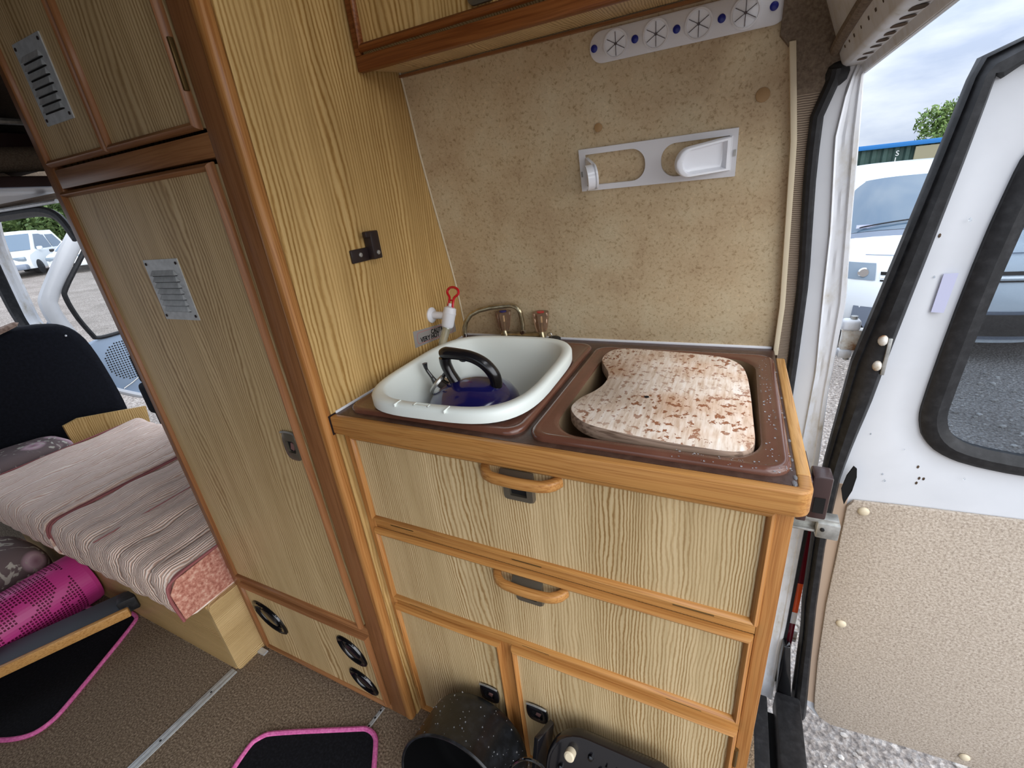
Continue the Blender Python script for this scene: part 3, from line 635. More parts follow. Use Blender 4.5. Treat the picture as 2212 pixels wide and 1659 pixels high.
big_latch(f1, .3765, .818, -.005); big_latch(f2, .375, .588, -.005)
latch(f3, .245, .220, -.005, .024, .026, 'black_plastic'); latch(f4, .361, .222, -.005, .025, .026, 'black_plastic')
for x0, x1, z in ((.071, .126, .6525), (.346, .402, .6525), (.618, .676, .6525), (.067, .127, .4275), (.345, .401, .4275), (.617, .673, .4275)):
    barrel(K, x0, z, x1, -.004, .0032, True)
for x, z0, z1 in ((.0165, .30, .355), (.0165, .055, .105), (.7325, .31, .356)): barrel(K, x, z0, z1, -.003)

# worktop
WT = root('worktop', (.38, .25, .88), 'dark brown laminate worktop edged with oak along front and right side', 'worktop')
def plate(b_, x0, x1, y0, y1, hx0, hx1, hy0, hy1, hr, z0, z1):
    n = 8
    def rect(xa, xb, ya, yb): return rr(xa, xb, ya, yb, .0005, n)
    o = rect(x0, x1, y0, y1); h = rr(hx0, hx1, hy0, hy1, hr, n)
    b_.loft([[(x, y, z0) for x, y in h], [(x, y, z0) for x, y in o], [(x, y, z1) for x, y in o], [(x, y, z1) for x, y in h], [(x, y, z0) for x, y in h]])
b = MB(); plate(b, .0012, .385, -.008, .486, .045, .352, .035, .385, .04, .872, .900); plate(b, .385, .7485, -.008, .486, .405, .725, .02, .40, .04, .872, .900)
b.build('laminate_top', 'laminate', WT, smooth=0)
cr_ = [(.7645-.018+.018*math.cos(a), -.022+.018-.018*math.sin(a)) for a in zr(0, pi/2, 6)]
MB().prism([(.0012, -.022)]+cr_[::-1]+[(.7645, .02), (.7485, .02), (.7485, -.007), (.0012, -.007)], 'Z', .864, .9005).build('front_edging', 'oak_x', WT, bevel=.0035, seg=3)
MB().box(.7485, .7645, .018, .43, .864, .9005).build('side_edging', 'oak_y', WT, bevel=.003, seg=3)
MB().box(.001, .745, .482, .488, .899, .905).build('sealant_bead', 'white_plastic', WT, bevel=.002)
MB().box(.0005, .0035, -.005, .485, .899, .9045).build('sealant_bead', 'white_plastic', WT, bevel=.001)
MB().box(.0002, .0015, -.024, -.006, .862, .902).build('end_cap', 'hook_plastic', WT)
def sink(name, x0, x1, y0, y1, hx0, hx1, hy0, hy1, hr, depth, label, mb='basin'):
    o = root(name, ((x0+x1)/2, (y0+y1)/2, .9), label, 'sink')
    n = 8; L = lambda i, z, rq: [(x, y, z) for x, y in rr(x0+i, x1-i, y0+i, y1-i, rq, n)]
    H = lambda i, z, rq: [(x, y, z) for x, y in rr(hx0+i, hx1-i, hy0+i, hy1-i, rq, n)]
    MB().loft([L(0, .9, .03), L(0, .905, .03), L(.003, .9085, .028), L(.008, .9095, .026), L(.012, .908, .024), L(.015, .9075, .022), H(-.008, .9075, hr+.005), H(-.003, .9065, hr), H(0, .9035, hr)]).build('rim', 'sink', o, smooth=60)
    MB().loft([H(0, .9036, hr), H(.002, .88, hr), H(.014, .9-depth+.02, hr), H(.03, .9-depth, hr*.7)], False, True).build('basin', mb, o, smooth=60)
    return o
sink('sink_unit', .017, .380, .006, .440, .050, .350, .040, .380, .05, .125, 'brown moulded left sink unit holding the white bowl', 'sink')
SR_ = sink('sink_unit', .391, .744, .004, .424, .422, .712, .026, .402, .055, .13, 'brown moulded right sink unit under the chopping board')
MB().lathe([(.03, 0), (.03, .002), (.02, .001), (.019, 0)], T(.55, .22, .7705), 20).build('plug_waste', 'steel', SR_)
b = MB(); rnd = random.Random(11)
for k in range(170):
    x, y = rnd.uniform(.716, .744), rnd.uniform(.0, .40)
    if rnd.random() < .35: x, y = rnd.uniform(.60, .742), rnd.uniform(.004, .024)
    b.ico((x, y, .9082), rnd.choice([.0006, .0009, .0014]), 1, (1, 1.2, .5))
b.build('water_drops', 'water', SR_, kind='stuff')
b = MB()
for x, y, r in ((.747, .010, .004), (.7465, .05, .003), (.7472, .10, .0035), (.746, .17, .0025), (.745, -.003, .005), (.7465, .24, .003)): b.ico((x, y, .9003), r, 2, (.6, 1.3, .25))
b.build('water_drops', 'water', WT, kind='stuff')
# chopping board
bp = [(.427, .340), (.431, .366), (.440, .384), (.459, .394), (.50, .398), (.60, .397), (.649, .392), (.672, .380), (.690, .352), (.698, .302), (.702, .221), (.704, .125), (.7055, .070), (.700, .046), (.682, .034), (.66, .031), (.572, .032), (.50, .041), (.473, .048), (.450, .066), (.436, .088), (.434, .106), (.440, .134), (.454, .160), (.463, .192), (.464, .225), (.458, .256), (.443, .284), (.429, .313)]
bp = smoothpoly(bp); cb = root('chopping_board', (.57, .21, .9), 'worn scratched wooden chopping board with a finger notch laid over the right sink', 'chopping board')
tilt = lambda x, y: .914+(.57-x)*.030
def BL(k, dz): return [(.57+(x-.57)*k, .21+(y-.21)*k, tilt(x, y)+dz) for x, y in bp]
MB().loft([BL(.97, -.024), BL(1.0, -.021), BL(1.0, -.004), BL(.994, -.001)], True, False).build('edge', 'board_side', cb, smooth=50)
MB().loft([BL(.994, -.001), BL(.985, 0)], False, True).build('cutting_face', 'board', cb, smooth=60)
MB().lathe([(.004, 0), (.004, .0006)], T(.545, .165, tilt(.545, .165)), 12).build('knot', 'void', cb)
# washing-up bowl
def sup(a, b_, cx, cy, n, k, z, rot=0.0):
    out = []
    for i in range(64):
        q = 2*pi*i/64; c, s_ = math.cos(q), math.sin(q); x = a*math.copysign(abs(c)**(2/n), c); y = b_*math.copysign(abs(s_)**(2/n), s_)
        wd = 1-.10*max(0, y/b_)*0
        x, y = x*math.cos(rot)-y*math.sin(rot), x*math.sin(rot)+y*math.cos(rot); out.append((cx+x*k*wd, cy+y*k, z))
    return out
BW = root('washing_up_bowl', (.203, .19, .9), 'white plastic washing-up bowl standing in the left sink with a kettle inside', 'bowl')
Bq = lambda d, z, n=3.6: sup(.1705-d, .199-d, .206, .195, n, 1, z, .03)
MB().loft([Bq(.004, .912), Bq(0, .914), Bq(.0, .930), Bq(.003, .9345), Bq(.008, .936), Bq(.018, .9355), Bq(.022, .932), Bq(.028, .90, 3.4), Bq(.05, .80, 3.2), Bq(.062, .785, 3), Bq(.09, .782, 3)], False, True).build('shell', 'bowl', BW, smooth=60)
MB().loft([Bq(.004, .912), Bq(.012, .914), Bq(.024, .90, 3.4), Bq(.045, .80, 3.2), Bq(.065, .778, 3), Bq(.09, .777, 3)], False, True).build('underside', 'bowl', BW, smooth=60)
for x0, x1 in ((.150, .152), (.252, .254)): MB().box(x0, x1, -.006, .013, .931, .9372).build('moulding_rib', 'bowl', BW, bevel=.0007)
b = MB(); b.box(.186, .216, .001, .002, .9355, .9368); b.box(.186, .216, .010, .011, .9355, .9368); b.box(.186, .187, .001, .011, .9355, .9368); b.box(.215, .216, .001, .011, .9355, .9368); b.build('embossed_mark', 'bowl', BW)
# kettle
KT = root('kettle', (.178, .185, .783), 'blue enamel whistling kettle with black handle inside the white bowl', 'kettle')
kx, ky = .185, .195
MB().lathe([(.02, .783), (.085, .783), (.098, .79), (.103, .812), (.102, .836), (.096, .858), (.084, .876), (.064, .890), (.040, .898), (.018, .902), (.004, .903)], T(kx, ky, 0), 48).build('body', 'blue_enamel', KT, smooth=60)
hd = Vector((1, .10, 0)).normalized()
def kp(u, z): return (kx+.012+hd.x*u*.86, ky+hd.y*u*.86, z+.010)
pts = [kp(-.046, .868), kp(-.056, .885), kp(-.068, .905), kp(-.076, .925), kp(-.076, .940)]
MB().tube(pts, [.014, .013, .0125, .013, .014], 14, flat=.9).build('handle_stem', 'black_plastic', KT, smooth=60)
pts = [kp(-.082, .947), kp(-.070, .950), kp(-.04, .948), kp(-.005, .943), kp(.025, .930), kp(.045, .910), kp(.051, .892), kp(.048, .874), kp(.040, .864)]
MB().tube(pts, [.012, .0145, .0135, .013, .0135, .014, .014, .014, .016], 14, flat=.9).build('grip', 'black_plastic', KT, smooth=60)
MB().ico(kp(-.028, .936), .006, 2, (1.6, 1, .8)).build('whistle_trigger', 'black_plastic', KT)
d = Vector((-hd.x, -hd.y, .75)).normalized(); p0 = Vector(kp(-.086, .863)); q = d.to_track_quat('Z', 'Y').to_matrix().to_4x4()
MB().lathe([(.028, -.022), (.024, .004), (.023, .022)], Matrix.Translation(p0) @ q, 28).build('spout', 'chrome', KT)
MB().lathe([(.025, .020), (.0265, .024), (.024, .028), (.006, .031)], Matrix.Translation(p0) @ q, 28).build('spout_cap', 'steel', KT)
MB().tube([p0+d*.03, p0+d*.032+Vector((-.006, 0, .012)), p0+d*.034+Vector((-.013, -.002, .028)), p0+d*.034+Vector((-.015, -.002, .042))], [.007, .004, .0035, .0058], 10).build('cap_lever', 'black_plastic', KT)
MB().tube([p0+d*.028+Vector((.006, .0, .002)), Vector(kp(-.070, .915))], [.004, .005], 8).build('cap_linkage', 'black_plastic', KT)
# faucet
FY = .462
F = root('mixer_tap', (.17, FY, .9), 'gold mixer tap with swan-neck spout and two smoked knobs', 'tap')
arc = [(.186, FY, .918), (.188, FY, .944), (.187, FY-.002, .965)]+[(.187-.028+.028*math.cos(a), FY-.004, .970+.022*math.sin(a)) for a in zr(.2, pi/2, 5)]+[(.11, FY-.018, .989), (.082, FY-.028, .984), (.060, FY-.034, .974), (.047, FY-.040, .957), (.041, FY-.043, .938), (.040, FY-.044, .926)]
MB().tube(arc, .0062, 14).build('spout', 'gold', F, smooth=60)
MB().lathe([(.006, 0), (.007, .004), (.0065, .012)], T(.040, FY-.044, .915), 14).build('nozzle', 'chrome', F)
MB().lathe([(.0085, 0), (.0085, .012), (.006, .014)], T(.187, FY, .915), 8).build('collar_nut', 'chrome', F)
MB().tube([(.128, FY, .913), (.244, FY, .913)], .009, 14).build('body', 'gold', F)
MB().box(.125, .245, FY-.016, FY+.012, .900, .907).build('base_plate', 'gold', F, bevel=.003)
for x, cap in ((.138, 'blue_cap'), (.241, 'red')):
    MB().lathe([(.010, .900), (.009, .915), (.006, .925), (.005, .930)], T(x, FY-.004, 0), 16).build('valve', 'gold', F)
    k_ = MB().lathe([(.012, .928), (.0165, .938), (.020, .962), (.022, .973), (.021, .976)], T(x, FY-.004, 0), 8).build('knob', 'smoke', F, smooth=20)
    MB().lathe([(.004, .928), (.005, .950), (.007, .952), (.006, .968)], T(x, FY-.004, 0), 12).build('knob_core', 'gold', k_)
    MB().lathe([(.009, .9762), (.009, .9775)], T(x, FY-.004, 0), 16).build('knob_cap', cap, k_)
PL = root('sink_plug', (.272, .462, .90), 'small black rubber sink plug on the worktop beside the tap', 'plug')
MB().lathe([(.015, .9), (.017, .905), (.017, .911), (.014, .913), (.005, .914)], T(.272, .458, 0), 24).build('stopper', 'rubber', PL)
MB().tube([(.262+.006*math.cos(a), .456, .918+.007*math.sin(a)) for a in zr(0, 2*pi, 14)], .0009, 6).build('pull_ring', 'chrome', PL)
# hot-water dispenser tap on the wardrobe side
DT = root('dispenser_tap', (0, .345, .995), 'white dispenser tap with red lever and clear tube on wardrobe side', 'tap')
MB().lathe([(.019, 0), (.019, .003), (.015, .006), (.009, .007), (.009, .045)], T(0, .343, .995) @ R(pi/2, 'Y'), 24).build('flange', 'white_plastic', DT)
ax = Vector((.15, .35, 1)).normalized(); q = ax.to_track_quat('Z', 'Y').to_matrix().to_4x4(); c0 = Vector((.050, .343, .990))
MB().lathe([(.012, -.024), (.0150, -.019), (.0155, .007), (.0165, .010), (.0155, .014), (.0145, .023), (.007, .027)], Matrix.Translation(c0) @ q, 24).build('barrel', 'white_plastic', DT)
tt = c0+ax*.024; sd = Vector((.92, -.25, 0)).normalized(); up = ax
MB().tube([tt+up*.0, tt+up*.010], .0055, 10).build('lever_stem', 'white_plastic', DT)
up = ax*1.25; sd = sd*1.25
lp = [tt-sd*.007+up*.0, tt-sd*.006+up*.018, tt-sd*.015+up*.028, tt-sd*.012+up*.036, tt+up*.039, tt+sd*.013+up*.035, tt+sd*.016+up*.027, tt+sd*.006+up*.018, tt+sd*.007+up*.0]
MB().tube(lp, .0031, 8).build('lever', 'red', DT)
MB().tube([tt-sd*.006+up*.014, tt+sd*.006+up*.014], .0022, 8).build('lever_bar', 'red', DT)
tb = [c0-ax*.018, c0-ax*.040+Vector((0, -.006, 0)), c0-ax*.07+Vector((0, -.014, 0)), c0-ax*.098+Vector((.006, -.026, 0))]
MB().tube(tb, [.0095, .0095, .0092, .0088], 16, cap=False).build('outlet_tube', 'clear', DT)
MB().tube([c0-ax*.020, c0-ax*.027], .0112, 16).build('tube_collar', 'steel', DT)
# caution sticker
ST = root('caution_sticker', (0, .35, .95), 'silver caution sticker with a red outline below the white dispenser tap', 'sticker')
MB().prism([(.262, .9775), (.437, .9555), (.4385, .9245), (.2605, .938)], 'X', .0002, .0009).build('backing', 'sticker', ST, smooth=0)
ctr = Vector((.0012, .350, .949)); du_ = Vector((0, .175, -.0175)).normalized(); dv_ = Vector((0, .0175, .175)).normalized()
b = MB(); ob = rr(-.078, .078, -.0135, .0135, .008, 4); n = len(ob)
inn = rr(-.0772, .0772, -.0127, .0127, .0075, 4)
vs = [ctr+du_*u+dv_*v for u, v in ob]+[ctr+du_*u+dv_*v for u, v in inn]
b.add(vs, [(i, (i+1) % n, n+(i+1) % n, n+i) for i in range(n)]); b.build('outline', 'sticker_red', ST, smooth=0)
def text(body, parent, m, mtx, size, name, bold=.0, align='LEFT'):
    cu = bpy.data.curves.new(name, 'FONT'); cu.body = body; cu.size = size; cu.extrude = size*.01; cu.offset = bold; cu.align_x = align
    tmp = bpy.data.objects.new('tmp', cu); C.objects.link(tmp)
    dg = bpy.context.evaluated_depsgraph_get(); me = bpy.data.meshes.new_from_object(tmp.evaluated_get(dg)); bpy.data.objects.remove(tmp)
    me.transform(wmat(parent).inverted() @ mtx); me.materials.clear(); me.materials.append(M[m])
    o = bpy.data.objects.new(name, me); C.objects.link(o); o.parent = parent; WM[o.name] = wmat(parent).copy(); return o
def frame(o, u, v):
    u = Vector(u).normalized(); v = Vector(v); v = (v-u*v.dot(u)).normalized(); w_ = u.cross(v)
    return Matrix(((u.x, v.x, w_.x, o[0]), (u.y, v.y, w_.y, o[1]), (u.z, v.z, w_.z, o[2]), (0, 0, 0, 1)))
text('CAUTION', ST, 'text_black', frame(ctr+du_*-.022+dv_*.0005+Vector((.0003, 0, 0)), du_, dv_), .0155, 'lettering', .0003)
text('VERY HOT', ST, 'text_black', frame(ctr+du_*-.066+dv_*-.0115+Vector((.0003, 0, 0)), du_, dv_), .0165, 'lettering', .0003)
text('ET', ST, 'text_black', frame(ctr+du_*.058+dv_*.0005+Vector((.0003, 0, 0)), du_, dv_), .0125, 'lettering', .0003)
# hook bracket
HK = root('bracket', (0, .16, 1.17), 'dark brown plastic L-shaped bracket screwed to the wardrobe side', 'bracket')
MB().box(.0002, .005, .123, .190, 1.155, 1.180).build('foot', 'hook_plastic', HK, bevel=.002)
MB().box(.0002, .020, .168, .192, 1.156, 1.209).build('arm', 'hook_plastic', HK, bevel=.0025)
MB().box(.010, .020, .156, .170, 1.198, 1.209).build('lip', 'hook_plastic', HK, bevel=.002)
for y, z, xx in ((.147, 1.1685, .005), (.181, 1.168, .020)): MB().lathe([(.0045, 0), (.004, .0015), (.001, .0022)], T(xx, y, z) @ R(pi/2, 'Y'), 14).build('screw', 'steel', HK)

# ================================================================== WALL THINGS
def onwall(x, z, off_=0): return Vector((x, prof(z)+off_, z))
sl = math.atan2(prof(1.5)-prof(1.4), .1)
# tea towel holder strip
zt = 1.463; x0, x1, hgt = .402, .700, .0225
TH = root('towel_holder', (.55, prof(zt), zt), 'long white four-hole tea towel holder with blue caps high on the wall', 'towel holder')
fr = frame(Vector((.551, prof(zt)-.001, zt)), (1, 0, 0), (0, math.sin(sl), math.cos(sl)))
Lh = (x1-x0)/2
def pl(lp_, h): return [fr @ Vector((u, v, h)) for u, v in lp_]
ol = rr(-Lh, Lh, -hgt, hgt, hgt*.98, 10)
MB().loft([pl(ol, 0), pl(ol, .004), pl(rr(-Lh+.002, Lh-.002, -hgt+.002, hgt-.002, hgt*.9, 10), .0055)], False, True).build('strip', 'white_plastic', TH, smooth=50)
hx = [-.104, -.039, .025, .090]; cxs = [-.141, -.0725, -.0075, .0575, .127]
for x in hx:
    ring = MB().lathe([(.0205, .0055), (.0205, .0075), (.018, .0075), (.0175, .0056)], fr @ T(x, 0, 0), 28, False, False).build('hole_ring', 'white_plastic', TH)
    MB().lathe([(.0178, .0058), (.010, .0062), (.0015, .0050)], fr @ T(x, 0, 0), 28).build('membrane', 'gloss_white', TH)
    for k in range(3):
        MB().obox(fr @ T(x, 0, .0068) @ R(k*pi/3+pi/2, 'Z'), .033, .0009, .0008).build('slit', 'brown_plastic', TH)
    MB().lathe([(.0022, .0060), (.0022, .0074)], fr @ T(x, 0, 0), 10).build('hole', 'brown_plastic', TH)
for x in cxs: MB().lathe([(.0058, .0055), (.0055, .0068), (.003, .0078)], fr @ T(x, 0, 0), 18).build('screw_cap', 'blue_cap', TH)
# folding cup holder
zc = 1.277; FRk = math.atan2(prof(1.316)-prof(1.239), .077)
CH = root('cup_holder', (.507, prof(zc), zc), 'white plastic folding double cup holder on the wall above the sink', 'cup holder')
fr = frame(Vector((.507, prof(zc)-.001, zc)), (1, 0, 0), (0, math.sin(FRk), math.cos(FRk)))
def pl(lp_, h): return [fr @ Vector((u, v, h)) for u, v in lp_]
n = 8
def Dshape(xa, xb, v0, v1, side, rb):
    p = []
    rs = {'R': (rb, .002, .002, rb), 'L': (.002, rb, rb, .002)}[side]
    for (cx, cy, a0), r in zip(((xb, v1, 0), (xa, v1, pi/2), (xa, v0, pi), (xb, v0, 1.5*pi)), rs):
        ccx = cx-r if cx == xb else cx+r; ccy = cy-r if cy == v1 else cy+r
        for k in range(n+1): a = a0+k*pi/2/n; p.append((ccx+r*math.cos(a), ccy+r*math.sin(a)))
    return p
b = MB()
for (xa, xb, hl) in ((-.139, 0, Dshape(-.127, -.014, -.028, .028, 'R', .026)), (0, .139, Dshape(.014, .127, -.028, .028, 'L', .026))):
    o = rr(xa, xb, -.038, .038, .0008, n)
    b.loft([pl(hl, 0), pl(o, 0), pl(o, .005), pl(hl, .005), pl(hl, 0)])
b.build('frame', 'white_plastic', CH, smooth=0)
def arm(side, ang_, name):
    hx_ = -.128 if side < 0 else .128
    A = fr @ T(hx_, 0, .004) @ R(ang_ if side < 0 else -ang_, 'Y')
    a_ = []
    for k in range(17):
        t_ = k/16; th = -pi/2+pi*t_; a_.append((.078*1+.0*1+.022*math.cos(th) if True else 0, .022*math.sin(th)))
    lp_ = [(0, -.027)]+[(.070+.024*math.cos(-pi/2+pi*k/16), .024*math.sin(-pi/2+pi*k/16)) for k in range(17)]+[(0, .027)]
    lp_ = [(-side*u, v) for u, v in lp_]
    g = lambda k, h: [A @ Vector(((u+side*.045)*k-side*.045, v*k, h)) for u, v in lp_]
    MB().loft([g(1, -.006), g(1, .004), g(.95, .006), g(.82, .006), g(.74, -.002), g(.66, -.003)], True, True).build('folding_arm', 'gloss_white', CH, smooth=50)
    MB().tube([A @ Vector((0, -.027, 0)), A @ Vector((0, .027, 0))], .003, 10).build('hinge_rod', 'white_plastic', CH)
arm(1, -math.radians(28), 'r')
# second arm nearly square to the wall
A = fr @ T(-.124, -.003, .004) @ R(-math.radians(62), 'Y')
lp_ = [(0, -.026)]+[(.055+.022*math.cos(-pi/2+pi*k/16), .022*math.sin(-pi/2+pi*k/16)) for k in range(17)]+[(0, .026)]
g = lambda k, h: [A @ Vector(((u-.035)*k+.035, v*k, h)) for u, v in lp_]
MB().loft([g(1, -.003), g(1, .003), g(.9, .004), g(.8, .001)], True, True).build('folding_arm', 'gloss_white', CH, smooth=50)
lo_ = [g(1, 0)[k] for k in range(1, 18)]; nn_ = (A @ Vector((0, 0, 1))-A @ Vector((0, 0, 0))); cc_ = A @ Vector((.03, 0, 0))
MB().loft([lo_, [p+nn_*.016 for p in lo_], [p+nn_*.016+(cc_-p).normalized()*.0025 for p in lo_], [p+(cc_-p).normalized()*.0025 for p in lo_]], closed=False).build('arm_rim', 'gloss_white', CH, smooth=40)
MB().obox(fr @ T(.1355, .0, .0055), .004, .010, .002).build('spring_clip', 'steel', CH)
MB().obox(fr @ T(-.1355, -.006, .0055), .003, .010, .002).build('spring_clip', 'steel', CH)
for x, z, lab in ((.4084, 1.3459, 'small round tan screw cap on the wall above the cup holder'), (.6759, 1.3544, 'larger round tan screw cap near the right edge of the wall')):
    rr_ = .0075 if x < .5 else .0105
    MB().lathe([(rr_, 0), (rr_*.95, .0022), (rr_*.5, .003)], Matrix.Translation(onwall(x, z, -.0003)) @ R(pi/2, 'X'), 20).build('screw_cap', 'screw_cap_tan', label=lab, cat='screw cap', group='round screw caps on the wall')
# overhead cabinet
OC = root('overhead_cabinet', (.35, .3, 1.5), 'oak-veneered overhead cabinet with a red-brown frame above the wall panel', 'cabinet')
MB().prism([(.256, 1.483), (.256, 1.70), (.33, 1.70), (prof(1.60), 1.60), (prof(1.497)-.001, 1.497)], 'X', .014, .665).build('carcass', 'veneer_x', OC, smooth=0)
MB().box(.001, .668, .247, .262, 1.481, 1.505).build('bottom_rail', 'red_wood', OC, bevel=.002)
MB().box(.001, .013, .247, .262, 1.505, 1.72).build('end_stile', 'red_wood', OC, bevel=.001)
od = door(OC, 'door', .016, .655, 1.509, 1.70, .249, 'veneer_yellow', 'red_wood', 'red_wood')
MB().prism([(x, z) for x, z in rr(.247, .298, 1.522, 1.575, .012, 5)], 'Y', .239, .245).build('latch', 'bronze', OC, bevel=.002)
MB().tube([(.002, prof(z)-.001, z) for z in zr(.905, 1.50, 20)], .0022, 8).build('trim_2', 'cream', kind='structure')
b = MB().box(.0, .70, prof(1.495)-.006, prof(1.495)+.002, 1.490, 1.4945); b.build('trim_3', 'mahog_x', kind='structure')

# ================================================================== BED SIDE (left)
SB = root('seat_box', (-1.2, .2, 0), 'low oak-veneered seat box under the quilted cushions', 'seat box')
b = MB().prism(rr(-.12, .44, .0, .265, .012, 3), 'X', -.604, -.590); b.build('end_panel', 'veneer_x', SB, smooth=0)
MB().box(-1.95, -.604, -.12, -.106, 0, .262).build('front_panel', 'veneer_h', SB)
MB().box(-1.95, -.604, -.106, .44, .235, .250).build('lid', 'veneer_x', SB)
def cushion(name, x0, x1, y0, y1, z0, z1, label, rows=11, group=None, m='quilt'):
    r2 = root(name, ((x0+x1)/2, (y0+y1)/2, z0), label, 'cushion', 'quilted cushions on the seat box')
    nx, ny = 44, 60; R_ = .035; b_ = MB(); vs = []
    def P(i, j):
        u = i/nx; v = j/ny; x = x0+(x1-x0)*u; y = y0+(y1-y0)*v
        return x, y
    # wrap: section in y with rounded front, quilted channels across
    sec = []
    yr = y1-y0; h = z1-z0
    m_ = 10
    sec += [(y0+.03, z0), (y0+.008, z0+.01), (y0, z0+.03), (y0-.004, z0+h*.45), (y0, z1-R_)]
    sec += [(y0+R_-R_*math.cos(a), z1-R_+R_*math.sin(a)) for a in zr(.2, pi/2, 6)]
    sec += [(y0+R_+(yr-2*R_)*k/30, z1) for k in range(1, 31)]
    sec += [(y1-R_+R_*math.sin(a), z1-R_+R_*math.cos(a)) for a in zr(.2, pi/2, 5)]+[(y1, z0+.01), (y1-.02, z0)]
    loops = []
    for i in range(nx+1):
        u = i/nx; x = x0+(x1-x0)*u; e = min(u, 1-u)*(x1-x0); rd = 1-max(0, 1-e/.02)**2*.25
        l_ = []
        for (y, z) in sec:
            puff = abs(math.sin(pi*(x-x0)/.085))**.45*.016-.009
            pz = z0+(z-z0)*rd+ (puff if z > z1-.01 else 0)+.004*noise.noise(Vector((x*9, y*9, z*3)))*3*(1 if z > z0+.02 else 0)
            py = y-(puff*.8 if z < z1-.005 and y < y0+.05 else 0)+.003*noise.noise(Vector((x*14, z*14, 3)))
            l_.append((x, py, pz))
        loops.append(l_)
    b_.loft(loops, True, True); c_ = b_.build('cover', m, r2, smooth=70)
    for xx in (x0+.004, x1-.004):
        pp = [(xx, y0+.02, z0+.004), (xx, y0, z0+.03), (xx, y0-.002, z1-.04)]+[(xx, y0+R_-R_*math.cos(a), z1-R_+R_*math.sin(a)) for a in zr(.2, pi/2, 5)]+[(xx, y0+R_+(yr-2*R_)*k/6, z1) for k in range(1, 7)]
        MB().tube(pp, .004, 8).build('piping', 'piping', r2)
    return r2
ca = cushion('bed_cushion', -1.295, -.605, -.170, .46, .265, .405, 'pale pink quilted cushion beside the wardrobe with a salmon end patch')
b = MB(); fl_ = [(-.604, -.165, .33), (-.604, -.17, .375), (-.615, -.155, .402), (-.70, -.12, .412), (-.66, -.02, .412), (-.604, .0, .408)]
b = MB().loft([[(-.598, -.172, .275), (-.598, -.176, .37), (-.600, -.150, .400), (-.604, -.02, .405), (-.604, -.02, .27)], [(-.606, -.170, .275), (-.606, -.174, .37), (-.606, -.150, .398), (-.607, -.02, .40), (-.607, -.02, .27)]], True, True)
b.build('end_patch', 'salmon', ca, bevel=.002, label='salmon woven end patch')
MB().tube([(-.599, -.175, .275), (-.599, -.179, .37), (-.601, -.152, .404), (-.604, -.02, .409)], .004, 8).build('piping', 'piping', ca)
MB().tube([(-1.0, -.16, .412), (-1.0, .2, .412), (-1.0, .45, .41)], .0016, 6).build('cross_seam', 'piping', ca)
cushion('bed_cushion', -1.96, -1.305, -.172, .44, .265, .402, 'pale pink quilted cushion next to the black cab seat')
def pillow(name, x, y, z, sx, sy, sz, label, rot=0, m='floral'):
    r2 = root(name, (x, y, z), label, 'cushion', rot=(0, rot, 0))
    vs = []; fs = []; nu, nv = 28, 16; loops = []
    for j in range(nv+1):
        f = -pi/2+pi*j/nv
        loops.append([Vector((sx*math.copysign(abs(math.cos(f))**.32, 1)*math.copysign(abs(math.cos(a))**.45, math.cos(a)), sy*abs(math.cos(f))**.32*math.copysign(abs(math.sin(a))**.45, math.sin(a)), sz*math.sin(f))) if abs(math.cos(f)) > 1e-6 else Vector((0, 0, sz*math.sin(f))) for a in [2*pi*k/nu for k in range(nu)]])
    b_ = MB(); b_.loft(loops, False, False)
    for p in b_.v: p += Vector((0, 0, .006*noise.noise(p*12)))
    b_.build('cover', m, r2, smooth=80, local=True); return r2
pillow('floral_cushion', -2.085, -.09, .385, .11, .28, .055, 'grey and pink floral cushion between the quilted bed and the black seat')
pillow('floral_cushion', -1.71, -.42, .128, .15, .28, .126, 'grey and pink floral cushion behind the pink roll under the bed')
# pink perforated roll
PR = root('pink_basket', (-1.41, -.40, .108), 'pink perforated plastic basket lying under the quilted bed', 'basket')
b = MB(); rad = .100; ny_, na = 46, 60; ya, yb = -.55, -.140
V_ = []; F_ = []
def cyl(i, j, r): a = 2*pi*j/na; return (-1.41+r*math.cos(a), ya+(yb-ya)*i/ny_, .104+r*math.sin(a))
idx = {}
for i in range(ny_):
    for j in range(na):
        solid = i > ny_-5 or i < 2
        flower = noise.noise(Vector((i*.17, j*.17, 2))) > .22
        c = [cyl(i, j, rad), cyl(i+1, j, rad), cyl(i+1, j+1, rad), cyl(i, j+1, rad)]
        if solid or flower: b.add(c, [(0, 1, 2, 3)])
        else:
            k_ = .62; cm = [sum(p[q_] for p in c)/4 for q_ in range(3)]; inn = [tuple(cm[q_]+(p[q_]-cm[q_])*k_ for q_ in range(3)) for p in c]
            b.add(c+inn, [(0, 1, 5, 4), (1, 2, 6, 5), (2, 3, 7, 6), (3, 0, 4, 7)])
b.lathe([(rad, 0), (rad*.97, .012), (rad*.8, .016)], Matrix.Translation((-1.41, yb, .104)) @ R(-pi/2, 'X'), na, False, True)
b.build('perforated_shell', 'pink', PR, smooth=45)
MB().tube([(-1.41, ya, .104), (-1.41, yb+.005, .104)], rad*.93, 32).build('inner_sleeve', mat('deep_pink_lining', rgb(126, 24, 74), .6), PR)
